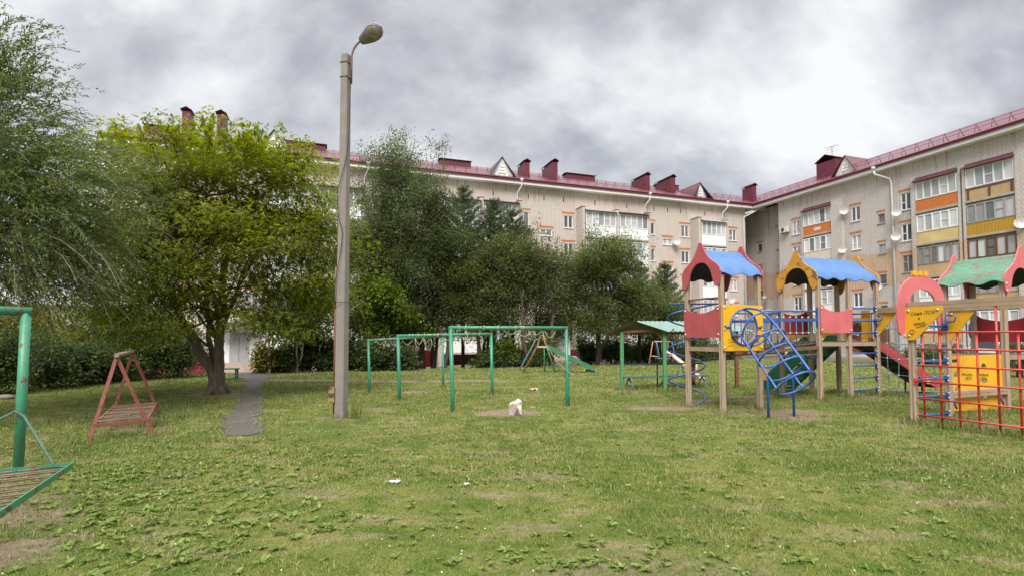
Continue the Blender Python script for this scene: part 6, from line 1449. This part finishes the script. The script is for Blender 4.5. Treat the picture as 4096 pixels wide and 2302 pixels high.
# weeds at the lamp post and broad-leaved weeds in the lawn
def rosettes(name, pts, nl, ln, wd, mat, kind='stuff', up=.45, label=None):
    n = len(pts)*nl; B_ = np.repeat(pts, nl, 0); a = rng.random(n)*6.283; el = up*(.4+1.1*rng.random(n)); D = np.stack([np.cos(a)*np.cos(el), np.sin(a)*np.cos(el), np.sin(el)], 1); W_ = np.stack([-np.sin(a), np.cos(a), rng.normal(size=n)*.25], 1); W_ = unit(W_)
    s = np.repeat((.6+.8*rng.random(len(pts)))*np.where(pts[:, 0] < -1.2, 1.05, .9), nl)*(.7+.5*rng.random(n)); l = ln*s
    nn = unit(np.cross(D, W_)); wv = (l*wd/ln)[:, None]; l_ = l[:, None]; dn = np.array([0, 0, -1.])
    v = np.stack([B_, B_+D*l_*.35+W_*wv*.42, B_+D*l_*.7+W_*wv*.40+dn*l_*.10, B_+D*l_*1.0+dn*l_*.26, B_+D*l_*.7-W_*wv*.40+dn*l_*.10, B_+D*l_*.35-W_*wv*.42], 1).reshape(-1, 3); i = np.arange(n)*6
    f = np.concatenate([np.stack([i, i+1, i+2, i+5], 1), np.stack([i+5, i+2, i+3, i+4], 1)])
    return tag(fastmesh(name, v, f, mat), label, None, None, kind)
LF_WEED = leafmat('weed_leaf', [(.10, .16, .026), (.13, .195, .032), (.17, .23, .045), (.23, .27, .075)], .3, .45, 1.2)
pts = []
for px, py, sx, sy, k in ((480, 1900, .5, .25, 70), (640, 1880, .6, .3, 60), (800, 1960, .6, .25, 70), (520, 2000, .5, .25, 70), (900, 2050, .5, .25, 60), (620, 2120, .5, .22, 70), (420, 2060, .35, .2, 40), (950, 1880, .6, .3, 50), (760, 1800, .9, .35, 60), (700, 2230, .3, .14, 40), (1250, 2100, .4, .2, 30), (2350, 2260, .25, .1, 26), (2450, 2160, .35, .15, 26), (2200, 2240, .4, .12, 22), (1750, 2090, .7, .3, 26), (2000, 1900, 1.0, .4, 40), (2700, 1780, 1.2, .6, 40), (1900, 1720, 1.3, .6, 50), (3200, 1950, 1.2, .5, 40), (3700, 2150, .8, .3, 40), (3300, 1750, .7, .35, 40), (1500, 1850, 1.2, .5, 50), (2900, 2250, .6, .15, 26)):
    c = at(px, py); q = rng.normal(size=(k, 2))*np.array([sx, sy])+np.array([c.x, c.y]); pts.append(q)
q = np.stack([rng.uniform(-9, 11, 330), 2.6+11*rng.random(330)**1.5], 1); pts.append(q)
pts = np.concatenate(pts); pts = pts[(pts[:, 1] > 2.2)]; pts = pts[soil(pts[:, 0], pts[:, 1]) < .5]; pts = np.column_stack([pts, g(pts[:, 0], pts[:, 1])+.01])
rosettes('weeds', pts, 7, .058, .024, LF_WEED, up=.5, label='broad-leaved weeds scattered through the lawn')
q = np.stack([rng.uniform(-9, 10, 520), 2.8+12*rng.random(520)**1.4], 1); q = q[(soil(q[:, 0], q[:, 1]) < .35) & (vnoise(q[:, 0], q[:, 1], .8, 44) > .45)]
mb = MB()
for x, y in q: mb.ball((x, y, float(g(x, y))+.035), .006, 6)
tag(mb.build('clover_flowers', pm('clover_white', (.72, .72, .66), .8, .05)), 'tiny white clover heads dotted over the lawn', kind='stuff')
# ------------------------------------------------------------------ grass blades
def pathdist(x, y):
    d = np.full(np.shape(x), 9.0)
    for p, w_ in list(zip(PP, PW))[::2]: d = np.minimum(d, np.hypot(x-p.x, y-p.y)-w_)
    return d
def blades(x, y, h, wv, segs, lean=.5):
    n = len(x); z = g(x, y)-.004; a = rng.random(n)*6.283; W_ = np.stack([np.cos(a), np.sin(a), 0*a], 1)*wv[:, None]*.5
    b_ = rng.random(n)*6.283; lv = lean*h*(.3+1.2*rng.random(n)); LV = np.stack([np.cos(b_)*lv, np.sin(b_)*lv, 0*b_], 1); B_ = np.stack([x, y, z], 1); UP = np.array([0, 0, 1.])
    if segs == 2:
        v = np.stack([B_-W_, B_+W_, B_+W_*.75+LV*.35+UP*(h*.6)[:, None], B_-W_*.75+LV*.35+UP*(h*.6)[:, None], B_+LV*1.1+UP*(h*.95)[:, None]], 1).reshape(-1, 3); i = np.arange(n)*5
        return v, np.concatenate([np.stack([i, i+1, i+2], 1), np.stack([i, i+2, i+3], 1), np.stack([i+3, i+2, i+4], 1)])
    v = np.stack([B_-W_, B_+W_, B_+LV+UP*h[:, None]], 1).reshape(-1, 3); i = np.arange(n)*3; return v, np.stack([i, i+1, i+2], 1)
m, nt, b = nodes('grass_blade'); ge = N(nt, 'ShaderNodeNewGeometry'); c = lawncol(nt, ge.outputs['Position'], 1.52)
rnd_ = ge.outputs['Random Per Island']; c = mixc(nt, rampf(nt, rnd_, .80, .94), c, (.32, .28, .15)); mr = N(nt, 'ShaderNodeMapRange'); mr.inputs[3].default_value = .72; mr.inputs[4].default_value = 1.3; L(nt, rnd_, mr.inputs[0])
s_ = nt.nodes.new('ShaderNodeVectorMath'); s_.operation = 'SCALE'; L(nt, c, s_.inputs[0]); L(nt, mr.outputs[0], s_.inputs['Scale']); L(nt, s_.outputs[0], b.inputs['Base Color']); b.inputs['Roughness'].default_value = .55; b.inputs['Specular IOR Level'].default_value = .3
t_ = N(nt, 'ShaderNodeBsdfTranslucent'); L(nt, s_.outputs[0], t_.inputs[0]); mx = N(nt, 'ShaderNodeMixShader'); mx.inputs[0].default_value = .3; L(nt, b.outputs[0], mx.inputs[1]); L(nt, t_.outputs[0], mx.inputs[2]); L(nt, mx.outputs[0], nt.nodes['Material Output'].inputs[0])
GB = m; parts = []
for y0, y1, dens, hm, wm, sg in ((2.2, 5.5, 3600, .032, .0060, 2), (5.5, 9, 2000, .036, .0095, 2), (9, 15, 800, .040, .016, 1), (15, 24, 320, .046, .028, 1), (24, 40, 100, .05, .05, 1)):
    hw = y1*1.08+3.5; n = int((y1-y0)*2*hw*dens); x = rng.uniform(-hw, hw, n); y = rng.uniform(y0, y1, n)
    ok = (np.abs(x) < y*1.06+3.0); x, y = x[ok], y[ok]; s = soil(x, y); n2 = vnoise(x, y, 1.7, 21)*.5+vnoise(x, y, 4.5, 22)*.5; n3 = vnoise(x, y, .6, 23)
    keep = (rng.random(len(x)) > s*1.7-.25) & (rng.random(len(x)) < .45+.9*n2) & (pathdist(x, y) > -.17+.24*rng.random(len(x))**1.5)
    dl = (x-O[0])*V[0]+(y-O[1])*V[1]; dr = -((x-25.6)*U[0]+(y-56.7)*U[1]); keep &= (dl > 9.4) & (dr > 9.8)
    x, y, n2, n3 = x[keep], y[keep], n2[keep], n3[keep]; tf = sstep((vnoise(x, y, 6.5, 31)*.6+vnoise(x, y, 15, 32)*.4-.52)*5); h = hm*(.40+.5*rng.random(len(x))+.7*np.clip(n2-.42, 0, 1)*(n3 > .35)+.25*n3+.75*tf*sstep((n3-.3)*4))
    parts.append(blades(x, y, h, wm*(.7+.6*rng.random(len(x))), sg, .75))
# longer tufts round posts, frames and trunks
def tuft(cx, cy, r, n, h):
    a = rng.random(n)*6.283; q = r*rng.random(n)**.6; x, y = cx+q*np.cos(a), cy+q*np.sin(a); return blades(x, y, h*(.4+.8*rng.random(n)), np.full(n, .009 if cy < 13 else .014), 2, .6)
for p in (P1, P2, P3, P4, B1, B2, B3, B4, B5, B6, C1, C2, C3, FL, FR, lp, tb_, gl, gr_, br1, br2): parts.append(tuft(p.x, p.y, .32, 170, .15))
for t in np.linspace(.1, 2.1, 12): q = C1+nd*t; parts.append(tuft(q.x, q.y, .3, 130, .17))
for t in np.linspace(0, 1, 9): q = C2.lerp(C3, t); parts.append(tuft(q.x, q.y, .35, 130, .18)); q = gl.lerp(br1, t); parts.append(tuft(q.x, q.y, .4, 120, .16))
for p, q, *_ in fr: parts.append(tuft(p[0], p[1], .22, 110, .11)); parts.append(tuft(q[0], q[1], .22, 110, .11))
for q in (A, B, lb+dp*.4): parts.append(tuft(q.x, q.y, .3, 150, .16))
parts.append(tuft(lp.x+.3, lp.y-.1, .14, 60, .55))
tris = [(v, f) for v, f in parts]; v, f = merge(tris); tag(fastmesh('grass', v, f, GB), 'short mown grass of the yard lawn', kind='stuff')
